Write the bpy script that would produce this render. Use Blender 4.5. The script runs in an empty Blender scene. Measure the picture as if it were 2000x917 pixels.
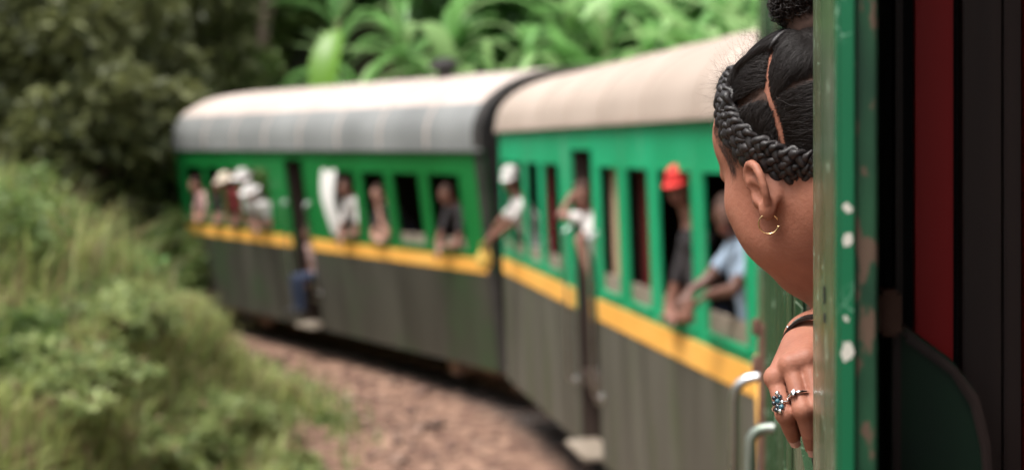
import bpy, bmesh, math, random
import numpy as np
from mathutils import Vector, Matrix, Euler

random.seed(7)
RNG = np.random.default_rng(7)
sc = bpy.context.scene
COL = sc.collection
R = math.radians
H = 3.1                                   # eye height above the ground

# ------------------------------------------------------------------ camera
cam_d = bpy.data.cameras.new('camera')
cam = bpy.data.objects.new('camera', cam_d)
COL.objects.link(cam)
cam.location = (0, 0, H)
cam.rotation_euler = (R(90), 0, 0)
cam_d.sensor_width = 36
cam_d.lens = 50
cam_d.shift_y = -(458.5 - 287) / 2000
cam_d.clip_start = 0.02
cam_d.clip_end = 2000
cam_d.dof.use_dof = True
cam_d.dof.focus_distance = 1.31
cam_d.dof.aperture_fstop = 4.2
cam_d.dof.aperture_blades = 0
sc.camera = cam

# ------------------------------------------------------------------ world + sun
SUN_EL, SUN_AZ = R(66), R(-125)           # azimuth: compass angle from +Y, clockwise
w = bpy.data.worlds.new('World')
sc.world = w
w.use_nodes = True
nt = w.node_tree
bg = nt.nodes['Background']
sky = nt.nodes.new('ShaderNodeTexSky')
sky.sky_type = 'NISHITA'
sky.sun_disc = False
sky.sun_elevation = SUN_EL
sky.sun_rotation = SUN_AZ
sky.air_density = 1.0
sky.dust_density = 4.0
sky.ozone_density = 0.6
hsv = nt.nodes.new('ShaderNodeHueSaturation')
hsv.inputs['Saturation'].default_value = 0.25      # thin overcast: nearly white light
nt.links.new(sky.outputs[0], hsv.inputs['Color'])
nt.links.new(hsv.outputs[0], bg.inputs['Color'])
bg.inputs['Strength'].default_value = 0.15
sd = bpy.data.lights.new('sun', 'SUN')
so = bpy.data.objects.new('sun', sd)
COL.objects.link(so)
sd.energy = 1.5
sd.angle = R(20)
sd.color = (1.0, 0.95, 0.88)
sdir = Vector((math.sin(SUN_AZ) * math.cos(SUN_EL), math.cos(SUN_AZ) * math.cos(SUN_EL), math.sin(SUN_EL)))
so.rotation_euler = sdir.to_track_quat('Z', 'Y').to_euler()
vs = sc.view_settings
vs.view_transform = 'Standard'
vs.look = 'None'
vs.gamma = 1.0
vs.exposure = 1.25
sc.render.engine = 'CYCLES'
sc.cycles.use_denoising = True
try:
    sc.cycles.denoiser = 'OPENIMAGEDENOISE'
    sc.cycles.denoising_input_passes = 'RGB_ALBEDO_NORMAL'
except Exception:
    pass
sc.cycles.max_bounces = 8
sc.cycles.transparent_max_bounces = 8
sc.cycles.sample_clamp_indirect = 6

# ------------------------------------------------------------------ helpers
def tag(o, label=None, cat=None, group=None, kind=None):
    if label: o['label'] = label
    if cat: o['category'] = cat
    if group: o['group'] = group
    if kind: o['kind'] = kind
    return o

def empty(name, loc=(0, 0, 0), rot=(0, 0, 0), parent=None):
    o = bpy.data.objects.new(name, None)
    COL.objects.link(o)
    o.location = loc
    o.rotation_euler = rot
    o.empty_display_size = 0.2
    if parent: o.parent = parent
    return o

def link(name, me, mat=None, parent=None, smooth=False):
    o = bpy.data.objects.new(name, me)
    COL.objects.link(o)
    if parent: o.parent = parent
    if mat is not None:
        for m in (mat if isinstance(mat, (list, tuple)) else [mat]):
            if len(me.materials) < (len(mat) if isinstance(mat, (list, tuple)) else 1):
                me.materials.append(m)
    if smooth:
        me.polygons.foreach_set('use_smooth', np.ones(len(me.polygons), bool))
    return o

def np_mesh(name, V, F, uv=None):
    """V (n,3), F (m,k) arrays -> mesh, quick."""
    V = np.asarray(V, np.float32); F = np.asarray(F, np.int32)
    me = bpy.data.meshes.new(name)
    me.vertices.add(len(V)); me.vertices.foreach_set('co', V.ravel())
    k = F.shape[1]
    me.loops.add(F.size); me.loops.foreach_set('vertex_index', F.ravel())
    me.polygons.add(len(F))
    me.polygons.foreach_set('loop_start', np.arange(0, F.size, k, dtype=np.int32))
    me.update(calc_edges=True)
    me.validate()
    return me

class MB:
    """collects boxes, tubes, lofts into one mesh"""
    def __init__(s): s.v = []; s.f = []
    def add(s, v, f):
        b = len(s.v); s.v += [tuple(p) for p in v]; s.f += [tuple(i + b for i in q) for q in f]; return s
    def box(s, x0, x1, y0, y1, z0, z1, rot=None, c=None):
        v = [(x0,y0,z0),(x1,y0,z0),(x1,y1,z0),(x0,y1,z0),(x0,y0,z1),(x1,y0,z1),(x1,y1,z1),(x0,y1,z1)]
        if rot is not None:
            m = Euler(rot).to_matrix(); cc = Vector(c)
            v = [tuple(m @ (Vector(p) - cc) + cc) for p in v]
        return s.add(v, [(0,3,2,1),(4,5,6,7),(0,1,5,4),(1,2,6,5),(2,3,7,6),(3,0,4,7)])
    def tube(s, pts, r, n=10, caps=True):
        pts = [Vector(p) for p in pts]
        rs = r if isinstance(r, (list, tuple)) else [r] * len(pts)
        v = []; up = None
        for i, p in enumerate(pts):
            a = pts[max(i-1, 0)]; b = pts[min(i+1, len(pts)-1)]
            t = (b - a).normalized()
            if up is None:
                up = t.orthogonal().normalized()
            else:
                up = (up - t * up.dot(t))
                up = up.normalized() if up.length > 1e-6 else t.orthogonal().normalized()
            q = t.cross(up)
            for k in range(n):
                an = 2 * math.pi * k / n
                v.append(p + (up * math.cos(an) + q * math.sin(an)) * rs[i])
        f = []
        for i in range(len(pts) - 1):
            for k in range(n):
                f.append((i*n+k, i*n+(k+1)%n, (i+1)*n+(k+1)%n, (i+1)*n+k))
        if caps:
            f.append(tuple(range(n-1, -1, -1))); f.append(tuple((len(pts)-1)*n+k for k in range(n)))
        return s.add(v, f)
    def lathe(s, prof, axis='y', c=(0,0,0), n=24):
        v = []; f = []
        for (r, h) in prof:
            for k in range(n):
                a = 2*math.pi*k/n; ca, sa = r*math.cos(a), r*math.sin(a)
                p = {'y': (ca, h, sa), 'z': (ca, sa, h), 'x': (h, ca, sa)}[axis]
                v.append((p[0]+c[0], p[1]+c[1], p[2]+c[2]))
        for i in range(len(prof)-1):
            for k in range(n):
                f.append((i*n+k, i*n+(k+1)%n, (i+1)*n+(k+1)%n, (i+1)*n+k))
        f.append(tuple(range(n))); f.append(tuple((len(prof)-1)*n+k for k in range(n-1,-1,-1)))
        return s.add(v, f)
    def build(s, name, mat, parent=None, smooth=False, bevel=0, autos=None):
        me = bpy.data.meshes.new(name)
        me.from_pydata(s.v, [], s.f)
        bm = bmesh.new(); bm.from_mesh(me)
        bmesh.ops.recalc_face_normals(bm, faces=bm.faces)
        if bevel:
            bmesh.ops.bevel(bm, geom=[e for e in bm.edges if e.calc_face_angle(0) > 0.6], offset=bevel, segments=2, affect='EDGES', clamp_overlap=True)
        bm.to_mesh(me); bm.free()
        o = link(name, me, mat, parent, smooth)
        if autos is not None:
            me.polygons.foreach_set('use_smooth', np.ones(len(me.polygons), bool))
            me.set_sharp_from_angle(angle=R(autos))
        return o

def nodes_of(m):
    m.use_nodes = True
    return m.node_tree, m.node_tree.nodes['Principled BSDF']

def mat_plain(name, col, rough=0.6, metal=0.0, spec=0.5, coat=0, sss=0):
    m = bpy.data.materials.new(name); n, b = nodes_of(m)
    b.inputs['Base Color'].default_value = (*col, 1)
    b.inputs['Roughness'].default_value = rough
    b.inputs['Metallic'].default_value = metal
    b.inputs['Specular IOR Level'].default_value = spec
    b.inputs['Coat Weight'].default_value = coat
    if sss:
        b.inputs['Subsurface Weight'].default_value = sss
        b.inputs['Subsurface Radius'].default_value = (1, .35, .2)
        b.inputs['Subsurface Scale'].default_value = .006
    return m

def mat_noise(name, c1, c2, scale=4.0, stretch=(1, 1, 1), rough=(.5, .8), detail=6, bump=0.0, bscale=None, lo=.35, hi=.65, c3=None, scale3=20, lo3=.62, hi3=.7, metal=0, spec=.5, bdist=.01, stretch3=None):
    """two-tone noise paint, optional third colour in patches (chips, stains)"""
    m = bpy.data.materials.new(name); n, b = nodes_of(m)
    tc = n.nodes.new('ShaderNodeTexCoord')
    mp = n.nodes.new('ShaderNodeMapping'); mp.inputs['Scale'].default_value = stretch
    n.links.new(tc.outputs['Object'], mp.inputs[0])
    no = n.nodes.new('ShaderNodeTexNoise'); no.inputs['Scale'].default_value = scale; no.inputs['Detail'].default_value = detail
    n.links.new(mp.outputs[0], no.inputs['Vector'])
    cr = n.nodes.new('ShaderNodeMapRange'); cr.inputs[1].default_value = lo; cr.inputs[2].default_value = hi
    n.links.new(no.outputs['Fac'], cr.inputs[0])
    mx = n.nodes.new('ShaderNodeMix'); mx.data_type = 'RGBA'
    mx.inputs[6].default_value = (*c1, 1); mx.inputs[7].default_value = (*c2, 1)
    n.links.new(cr.outputs[0], mx.inputs[0])
    out = mx.outputs[2]
    if c3 is not None:
        n3 = n.nodes.new('ShaderNodeTexNoise'); n3.inputs['Scale'].default_value = scale3; n3.inputs['Detail'].default_value = 4
        if stretch3 is not None:
            mp3 = n.nodes.new('ShaderNodeMapping'); mp3.inputs['Scale'].default_value = stretch3
            n.links.new(tc.outputs['Object'], mp3.inputs[0]); n.links.new(mp3.outputs[0], n3.inputs['Vector'])
        else:
            n.links.new(tc.outputs['Object'], n3.inputs['Vector'])
        r3 = n.nodes.new('ShaderNodeMapRange'); r3.inputs[1].default_value = lo3; r3.inputs[2].default_value = hi3
        n.links.new(n3.outputs['Fac'], r3.inputs[0])
        m3 = n.nodes.new('ShaderNodeMix'); m3.data_type = 'RGBA'; m3.inputs[7].default_value = (*c3, 1)
        n.links.new(out, m3.inputs[6]); n.links.new(r3.outputs[0], m3.inputs[0])
        out = m3.outputs[2]
    n.links.new(out, b.inputs['Base Color'])
    rr = n.nodes.new('ShaderNodeMapRange'); rr.inputs[3].default_value = rough[0]; rr.inputs[4].default_value = rough[1]
    n.links.new(no.outputs['Fac'], rr.inputs[0]); n.links.new(rr.outputs[0], b.inputs['Roughness'])
    b.inputs['Metallic'].default_value = metal
    b.inputs['Specular IOR Level'].default_value = spec
    if bump:
        bn = n.nodes.new('ShaderNodeTexNoise'); bn.inputs['Scale'].default_value = bscale or scale * 6; bn.inputs['Detail'].default_value = 5
        n.links.new(mp.outputs[0], bn.inputs['Vector'])
        bu = n.nodes.new('ShaderNodeBump'); bu.inputs['Strength'].default_value = bump; bu.inputs['Distance'].default_value = bdist
        n.links.new(bn.outputs['Fac'], bu.inputs['Height']); n.links.new(bu.outputs[0], b.inputs['Normal'])
    return m

def mat_leaf(name, c1, c2, rough=.5, trans=.35, scale=1.2, dry=None):
    """leaf paint: colour varies from leaf to leaf (per face island) and in space; light passes through"""
    m = bpy.data.materials.new(name); n, b = nodes_of(m)
    geo = n.nodes.new('ShaderNodeNewGeometry')
    tc = n.nodes.new('ShaderNodeTexCoord')
    no = n.nodes.new('ShaderNodeTexNoise'); no.inputs['Scale'].default_value = scale; no.inputs['Detail'].default_value = 2
    n.links.new(tc.outputs['Object'], no.inputs['Vector'])
    ad = n.nodes.new('ShaderNodeMath'); ad.operation = 'ADD'
    n.links.new(geo.outputs['Random Per Island'], ad.inputs[0]); n.links.new(no.outputs['Fac'], ad.inputs[1])
    mr = n.nodes.new('ShaderNodeMapRange'); mr.inputs[1].default_value = .35; mr.inputs[2].default_value = 1.45
    n.links.new(ad.outputs[0], mr.inputs[0])
    mx = n.nodes.new('ShaderNodeMix'); mx.data_type = 'RGBA'
    mx.inputs[6].default_value = (*c1, 1); mx.inputs[7].default_value = (*c2, 1)
    n.links.new(mr.outputs[0], mx.inputs[0])
    colr = mx.outputs[2]
    if dry:
        wn = n.nodes.new('ShaderNodeTexWhiteNoise'); wn.noise_dimensions = '1D'; n.links.new(geo.outputs['Random Per Island'], wn.inputs['W'])
        gt = n.nodes.new('ShaderNodeMath'); gt.operation = 'LESS_THAN'; gt.inputs[1].default_value = dry[0]; n.links.new(wn.outputs['Value'], gt.inputs[0])
        m2 = n.nodes.new('ShaderNodeMix'); m2.data_type = 'RGBA'; m2.inputs[7].default_value = (*dry[1], 1)
        n.links.new(colr, m2.inputs[6]); n.links.new(gt.outputs[0], m2.inputs[0]); colr = m2.outputs[2]
    n.links.new(colr, b.inputs['Base Color'])
    b.inputs['Roughness'].default_value = rough
    tr = n.nodes.new('ShaderNodeBsdfTranslucent')
    n.links.new(colr, tr.inputs['Color'])
    ms = n.nodes.new('ShaderNodeMixShader'); ms.inputs[0].default_value = trans
    out = n.nodes['Material Output']
    n.links.new(b.outputs[0], ms.inputs[1]); n.links.new(tr.outputs[0], ms.inputs[2])
    n.links.new(ms.outputs[0], out.inputs['Surface'])
    return m

M = {}
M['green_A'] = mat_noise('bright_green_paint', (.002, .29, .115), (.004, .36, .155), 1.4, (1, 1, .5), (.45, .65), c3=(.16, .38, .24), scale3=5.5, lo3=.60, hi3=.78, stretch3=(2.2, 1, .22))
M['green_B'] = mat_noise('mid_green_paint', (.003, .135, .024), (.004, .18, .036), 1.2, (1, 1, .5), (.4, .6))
M['yellow'] = mat_noise('yellow_stripe_paint', (.86, .42, .075), (.95, .50, .11), 2.5, (1, 1, 2), (.45, .65), c3=(.58, .33, .10), scale3=5, lo3=.6, hi3=.8)
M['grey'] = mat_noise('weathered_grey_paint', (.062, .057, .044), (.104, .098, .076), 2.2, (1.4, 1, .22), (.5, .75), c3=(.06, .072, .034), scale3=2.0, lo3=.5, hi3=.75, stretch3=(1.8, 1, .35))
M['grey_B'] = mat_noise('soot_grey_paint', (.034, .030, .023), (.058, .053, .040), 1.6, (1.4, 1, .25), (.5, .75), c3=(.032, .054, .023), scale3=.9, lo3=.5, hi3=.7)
M['roof_A'] = mat_noise('cream_roof_paint', (.36, .285, .235), (.43, .345, .29), 1.3, (1, 1, 1), (.55, .8), c3=(.29, .20, .145), scale3=1.6, lo3=.6, hi3=.85)
M['roof_B'] = mat_noise('pale_pink_roof_paint', (.42, .345, .305), (.50, .42, .375), 1.1, (1, 1, 1), (.55, .8), c3=(.34, .25, .205), scale3=1.2, lo3=.62, hi3=.85)
M['roof_grey'] = mat_noise('grey_roof_sheet', (.15, .155, .153), (.24, .245, .24), .9, (1, 1, 1), (.5, .7))
M['dark'] = mat_noise('sooty_black_steel', (.012, .010, .009), (.03, .025, .022), 5, (1, 1, 1), (.6, .9))
M['dark_wood'] = mat_noise('dark_brown_wood', (.028, .017, .013), (.055, .036, .028), 3, (6, 6, .4), (.45, .7))
M['interior'] = mat_noise('dim_brown_lining', (.05, .035, .028), (.09, .06, .045), 3, (1, 1, .4), (.6, .8))
M['red'] = mat_noise('red_gloss_paint', (.46, .008, .010), (.56, .012, .013), 4, (1, 1, .2), (.4, .6))
M['sash'] = mat_noise('grey_brown_sash', (.20, .16, .12), (.30, .25, .2), 4, (1, 1, 1), (.5, .7))
M['steel'] = mat_noise('worn_bright_steel', (.52, .52, .52), (.66, .66, .66), 8, (1, 1, .3), (.2, .38), metal=1.0)
M['rust'] = mat_noise('rusty_iron', (.10, .045, .03), (.19, .10, .07), 9, (1, 1, 1), (.7, .95), bump=.3)
M['dusty'] = mat_noise('dusty_brown_iron', (.16, .09, .065), (.30, .19, .14), 7, (1, 1, 1), (.8, .95), bump=.3)
M['tan'] = mat_noise('tan_board_paint', (.42, .27, .16), (.52, .36, .24), 3, (1, 1, .3), (.5, .7))
M['white_cloth'] = mat_noise('white_cloth', (.72, .69, .66), (.8, .78, .75), 10, (1, 1, 1), (.8, .95))

# ------------------------------------------------------------------ coaches
def wall_mesh(L, z0, z1, y, th, openings, xs_extra=(), zs_extra=()):
    xs = sorted({0, L, *xs_extra, *[a for o in openings for a in o[:2]]})
    zs = sorted({z0, z1, *zs_extra, *[min(max(a, z0), z1) for o in openings for a in o[2:4]]})
    bm = bmesh.new(); vd = {}
    def V(i, k):
        if (i, k) not in vd: vd[(i, k)] = bm.verts.new((xs[i], y, zs[k]))
        return vd[(i, k)]
    for i in range(len(xs)-1):
        for k in range(len(zs)-1):
            cx, cz = (xs[i]+xs[i+1])/2, (zs[k]+zs[k+1])/2
            if any(o[0] < cx < o[1] and o[2] < cz < o[3] for o in openings): continue
            bm.faces.new((V(i, k), V(i, k+1), V(i+1, k+1), V(i+1, k)))
    bm.normal_update()
    geom = bm.faces[:]
    r = bmesh.ops.extrude_face_region(bm, geom=geom)
    vv = [g for g in r['geom'] if isinstance(g, bmesh.types.BMVert)]
    bmesh.ops.translate(bm, verts=vv, vec=(0, -th, 0))
    bmesh.ops.recalc_face_normals(bm, faces=bm.faces)
    me = bpy.data.meshes.new('side_wall'); bm.to_mesh(me); bm.free()
    return me

def arch(W, ze, zc, e=.8, n=20):
    """roof profile from left eave over the crown to right eave: (y, z)"""
    out = []
    for i in range(n+1):
        t = math.pi * i / n
        c, s = math.cos(t), math.sin(t)
        out.append((W/2*math.copysign(abs(c)**e, c), ze + (zc-ze)*abs(s)**e))
    return out

def roof_part(name, mat, root, L, prof, th, x0, x1, y_over=0):
    v = []; f = []
    n = len(prof)
    inner = [(y*(1-.02), z-th) for y, z in prof]
    ring = prof + inner[::-1]
    m = len(ring)
    for x in (x0, x1):
        for (y, z) in ring: v.append((x, y, z))
    for k in range(m):
        f.append((k, (k+1) % m, m+(k+1) % m, m+k))
    mb = MB().add(v, f)
    for o in (0, m):
        mb.f += [(o+i, o+i+1, o+m-2-i, o+m-1-i) for i in range(n-1)]
    return mb.build(name, mat, root, autos=35)

def end_wall(name, mat, root, x, th, W, zb, prof, door=(.38, 1.15, 3.0)):
    """end panel filling the arch, with a doorway (half width, bottom, top)"""
    hw, db, dt = door
    mb = MB()
    zE = prof[0][1]
    mb.box(x, x+th, hw, W/2-.03, zb, zE); mb.box(x, x+th, -W/2+.03, -hw, zb, zE)
    mb.box(x, x+th, -hw, hw, zb, db); mb.box(x, x+th, -hw, hw, dt, zE)
    pts = [(y*.97, z) for y, z in prof]
    v = [(x, y, z) for y, z in pts] + [(x+th, y, z) for y, z in pts]
    n = len(pts)
    f = [tuple(range(n)), tuple(range(2*n-1, n-1, -1))] + [(i, i+1, n+i+1, n+i) for i in range(n-1)] + [(n-1, 0, n, 2*n-1)]
    mb.add(v, f)
    return mb.build(name, mat, root)

def bogie(root, x, W):
    b = MB()
    for s in (-1, 1):
        b.box(x-1.0, x+1.0, s*.98-.05, s*.98+.05, .30, .46)
        for dx in (-.72, .72):
            b.box(x+dx-.11, x+dx+.11, s*1.0-.09, s*1.0+.09, .22, .42)
        for dx in (-.36, .36):
            for k in range(3): b.lathe([(.075, .30+.07*k), (.075, .34+.07*k)], 'z', (x+dx, s*1.0, 0), 10)
    b.box(x-.2, x+.2, -1.0, 1.0, .40, .62)
    o = b.build('bogie', M['dusty'], root)
    for dx in (-.72, .72):
        for s in (-1, 1):
            wv = MB().lathe([(.08, -.07), (.33, -.06), (.39, -.045), (.40, -.02), (.365, -.01), (.36, .07), (.30, .075), (.27, .045), (.11, .045), (.09, .09)], 'y', (x+dx, 0, .36), 28)
            wv.v = [(a, s*(.50+.03) + s*b_, c) for (a, b_, c) in wv.v]
            wv.build('wheel', M['rust'], o, autos=30)
        MB().tube([(x+dx, -.5, .36), (x+dx, .5, .36)], .07).build('axle', M['dark'], o, autos=40)

def handrail(root, x, y, z0, z1, out=.075, r=.013, mat=None, bend=.05):
    pts = [(x, y, z0)]
    for k in range(5):
        a = math.pi/2*k/4; pts.append((x, y+out-bend+bend*math.sin(a), z0+bend-bend*math.cos(a)))
    for k in range(5):
        a = math.pi/2*k/4; pts.append((x, y+out-bend+bend*math.cos(a), z1-bend+bend*math.sin(a)))
    pts.append((x, y, z1))
    return MB().tube(pts, r, 12).build('handrail', mat or M['steel'], root, autos=60)

def coach(name, corner, ang, roll, dz, L, W, spec):
    """corner: world xy of the near left wall corner at stripe height; ang: heading left of +Y"""
    hx, hy = -math.sin(ang), math.cos(ang)          # heading
    lx, ly = -hy, hx                                # outward left
    zs = spec.get('stripe', (1.67, 1.84))
    zref = zs[0]
    lat = W/2*math.cos(roll) + zref*math.sin(roll)
    cx, cy = corner[0]-lx*lat, corner[1]-ly*lat
    root = empty(name, (cx, cy, .10+dz), (0, 0, math.atan2(hy, hx)))
    root.rotation_euler = (-roll, 0, math.atan2(hy, hx))
    ze, zc, zf = spec['eave'], spec['crown'], spec['floor']
    wins, doors = spec['windows'], spec['doors']
    sill, top = spec['sill'], spec['top']
    th = spec.get('thick', .05)
    yw = W/2
    ops = [(a, b, wo[0] if wo else sill, wo[1] if wo else top) for (a, b, wo) in wins] + [(a, b, 0, spec['door_top']) for a, b in doors]
    xs_extra = spec.get('xs_extra', ())
    me = wall_mesh(L, zs[0], ze, yw, th, ops)
    wall = link('side_wall', me, spec['green'], root)
    # lower panels + stripes between doors
    cuts = [0] + [c for d in doors for c in d] + [L]
    for i in range(0, len(cuts), 2):
        a, b = cuts[i], cuts[i+1]
        if b - a < .05: continue
        n = max(1, round((b-a)/1.25)); st = (b-a)/n
        for k in range(n):
            MB().box(a+k*st+.003, a+(k+1)*st-.003, yw-th, yw+.004-.002*(k % 2), .50, zs[0]-.002).build('lower_panel', spec['grey'], root)
        MB().box(a, b, yw+.001, yw+.010, zs[0], zs[1]).build('yellow_stripe', M['yellow'], root)
    # windows
    for (a, b, wo) in wins:
        s_, t_ = (wo if wo else (sill, top))
        if spec.get('plain'): continue
        f = MB(); fw = .035
        f.box(a-fw, a, yw+.001, yw+.008, s_-fw, t_+fw); f.box(b, b+fw, yw+.001, yw+.008, s_-fw, t_+fw)
        f.box(a, b, yw+.001, yw+.008, t_, t_+fw)
        fo = f.build('window_frame', spec['green'], root)
        MB().box(a, b, yw-th, yw+.018, s_-fw, s_).build('sill', spec['green'], fo)
        if spec.get('sash', .13):
            MB().box(a+.002, b-.002, yw-th-.022, yw-th-.002, s_, s_+spec.get('sash', .13)).build('dropped_sash', M['sash'], fo)
    # doorways
    for (a, b) in doors:
        d = MB(); dep = .55
        d.box(a, b, yw-dep-.04, yw-dep, .95, spec['door_top'])
        d.box(a-.03, a, yw-dep, yw-th, .50, spec['door_top']+.05); d.box(b, b+.03, yw-dep, yw-th, .50, spec['door_top']+.05)
        d.build('vestibule_lining', M['dark_wood'], root)
        g = MB()
        for k in range(2):
            g.box(a+.02, b-.02, yw-.30+k*.0+(.16 if k == 0 else -.1), yw-.02+(.17 if k == 0 else -.1), .52+k*.33, .56+k*.33)
        g.build('door_step', M['sash'], root, bevel=.008)
        for xx in (a-.07, b+.07):
            hr = handrail(root, xx, yw, 1.05, 2.35)
            for zz in (1.05, 2.35): MB().lathe([(.034, yw+.001), (.034, yw+.012), (.022, yw+.024)], 'y', (xx, 0, zz), 16).build('rail_bracket', M['steel'], hr, autos=40)
        MB().box(a-.022, a-.002, yw-.01, yw+.012, zs[0], spec['door_top']).box(b+.002, b+.022, yw-.01, yw+.012, zs[0], spec['door_top']).box(a-.022, b+.022, yw+.001, yw+.012, spec['door_top']+.002, spec['door_top']+.03).build('door_frame', spec['green'], root)
    # far side, ends, floor
    fw_ = MB().box(0, L, -yw, -yw+th, .5, ze).build('far_wall', spec.get('far', spec['green']), root)
    MB().box(.02, L-.02, -yw+th+.002, -yw+th+.02, zf, ze).build('inner_lining', M['interior'], root)
    MB().box(0, L, -yw+th+.003, yw-th-.003, zf-.12, zf).build('floor', M['dark_wood'], root)
    prof = arch(W+.06, ze, zc, spec.get('arch', .8))
    end_wall('end_wall', spec.get('end', M['dark']), root, .002, .05, W, .5, prof)
    end_wall('end_wall', spec.get('end', M['dark']), root, L-.052, .05, W, .5, prof)
    # roof
    if spec.get('roof_split'):
        k = spec['roof_split']
        roof_part('roof', spec['roof'], root, L, prof[k:-k], .03, -.04, L+.04)
        roof_part('roof_edge_sheet', M['roof_grey'], root, L, prof[:k+1], .03, -.038, L+.038)
        roof_part('roof_edge_sheet', M['roof_grey'], root, L, prof[-k-1:], .03, -.038, L+.038)
    else:
        roof_part('roof', spec['roof'], root, L, prof, .03, -.04, L+.04)
    for k in range(1, int(L/1.2)):
        jp = [(y*1.004, z+.006) for y, z in prof]
        roof_part('roof_seam', spec['roof'], root, L, jp, .012, k*1.2-.02, k*1.2+.02)
    MB().box(-.04, L+.04, yw+.018, yw+.045, ze-.03, ze+.012).build('gutter', spec.get('gutter', spec['roof']), root)
    for (x, y, sz, m_) in spec.get('vents', ()):
        zr = np.interp(abs(y), [p[0] for p in prof[:len(prof)//2+1]][::-1], [p[1] for p in prof[:len(prof)//2+1]][::-1])
        MB().lathe([(sz*.55, zr-.05), (sz*.55, zr+.10*sz/.2), (sz, zr+.12*sz/.2), (sz*.95, zr+.20*sz/.2), (sz*.4, zr+.27*sz/.2)], 'z', (x, y, 0), 20).build('roof_vent', m_, root, autos=40)
    # underframe, bogies, couplings
    u = MB()
    for s in (-1, 1): u.box(.1, L-.1, s*.95-.06, s*.95+.06, .60, .86)
    for k in range(int(L/1.4)): u.box(.5+k*1.4, .62+k*1.4, -1.2, 1.2, .86, 1.0)
    u.box(L*.42, L*.56, -1.0, 1.0, .38, .8)
    u.build('underframe', M['dark'], root)
    for bx in spec.get('bogies', (1.5, L-1.5)): bogie(root, bx, W)
    for e, s in ((0, -1), (L, 1)):
        c = MB(); c.box(min(e, e+s*.35), max(e, e+s*.35), -.09, .09, .66, .84)
        c.build('coupler', M['rust'], root)
        MB().box(min(e, e+s*.30), max(e, e+s*.30), -.55, .55, 1.10, 1.16).build('gangway_plate', M['dark'], root)
    return root

aA = math.atan(.184); aB = math.atan(.666); aO = -math.atan(.1636)
def W4(*p): return [(a, b, None) for a, b in p]

coach_A = coach('passenger_coach', (1.42, 7.5), aA, R(2.2), 0, 8.35, 2.7, dict(
    eave=3.25, crown=3.87, floor=1.15, sill=1.93, top=2.90, door_top=3.03,
    windows=W4((.46, 1.18), (1.42, 2.16), (2.40, 2.98), (3.24, 3.80), (5.30, 5.98), (6.20, 6.82), (7.04, 7.62), (7.80, 8.22)), doors=[(4.02, 4.78)],
    thick=.014, green=M['green_A'], grey=M['grey'], roof=M['roof_A'], arch=.85, vents=[(.62, -.05, .2, M['rust'])]))
tag(coach_A, 'bright green coach with yellow stripe, cream roof, the nearer one ahead of the leaning woman', 'train coach', 'coaches of the curving train')

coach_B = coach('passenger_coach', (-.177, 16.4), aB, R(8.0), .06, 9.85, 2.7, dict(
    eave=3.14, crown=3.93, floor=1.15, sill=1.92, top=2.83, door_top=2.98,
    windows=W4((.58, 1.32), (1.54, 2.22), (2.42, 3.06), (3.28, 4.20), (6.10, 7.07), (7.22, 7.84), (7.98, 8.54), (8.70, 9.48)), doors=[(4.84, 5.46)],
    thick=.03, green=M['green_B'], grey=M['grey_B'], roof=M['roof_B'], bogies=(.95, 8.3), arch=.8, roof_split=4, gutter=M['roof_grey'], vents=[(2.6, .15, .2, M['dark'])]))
MB().box(-.012, .17, 1.3512, 1.364, .5, 3.14).build('gap_dark_strip', M['dark'], coach_B)  # dark strip added on the side to widen the dark gap between coaches
roof_part('gap_dark_roof_band', M['dark'], coach_B, 9.85, [(y*1.008, z+.009) for y, z in arch(2.76, 3.14, 3.93, .8)], .02, -.05, .13)  # dark band added over the roof end, carrying the gap's darkness upward
tag(coach_B, 'deep green coach with grey-edged pale roof leaning into the bend, farthest of the train', 'train coach', 'coaches of the curving train')

# ------------------------------------------------------------------ our own coach (the camera leans out of its window)
M['green_O'] = mat_noise('scuffed_green_gloss', (.022, .070, .028), (.06, .105, .05), 9, (1, 1, .12), (.18, .36), c3=(.12, .13, .075), scale3=7, lo3=.55, hi3=.72, stretch3=(1, 1, .12), bump=.05, bscale=60, spec=.6)
M['green_in'] = mat_noise('chipped_inner_green', (.002, .125, .050), (.004, .17, .07), 6, (1, 1, .5), (.35, .6), c3=(.62, .60, .52), scale3=34, lo3=.70, hi3=.725, stretch3=(1, 1, .55))
M['green_rot'] = mat_noise('peeling_dark_green', (.003, .042, .018), (.010, .075, .030), 30, (1, 1, .5), (.5, .8), c3=(.12, .075, .05), scale3=85, lo3=.56, hi3=.60, stretch3=(1, 1, .45))
M['seat_green'] = mat_noise('worn_seat_green', (.003, .020, .008), (.007, .05, .018), 9, (1, 1, .6), (.5, .75), c3=(.06, .04, .03), scale3=30, lo3=.6, hi3=.68)
M['brown_board'] = mat_noise('brown_varnished_board', (.030, .017, .014), (.055, .032, .027), 10, (3, 3, .12), (.4, .6))
M['shaded_steel'] = mat_noise('green_shaded_steel', (.12, .16, .12), (.45, .46, .44), 12, (1, 1, .3), (.35, .5), metal=.7)  # greenish shadow on the second handrail, put into its steel colour
M['black_gap'] = mat_plain('gap_black_backing', (.006, .005, .005), .9)  # near-black, so board gaps and latch slots read dark

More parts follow.
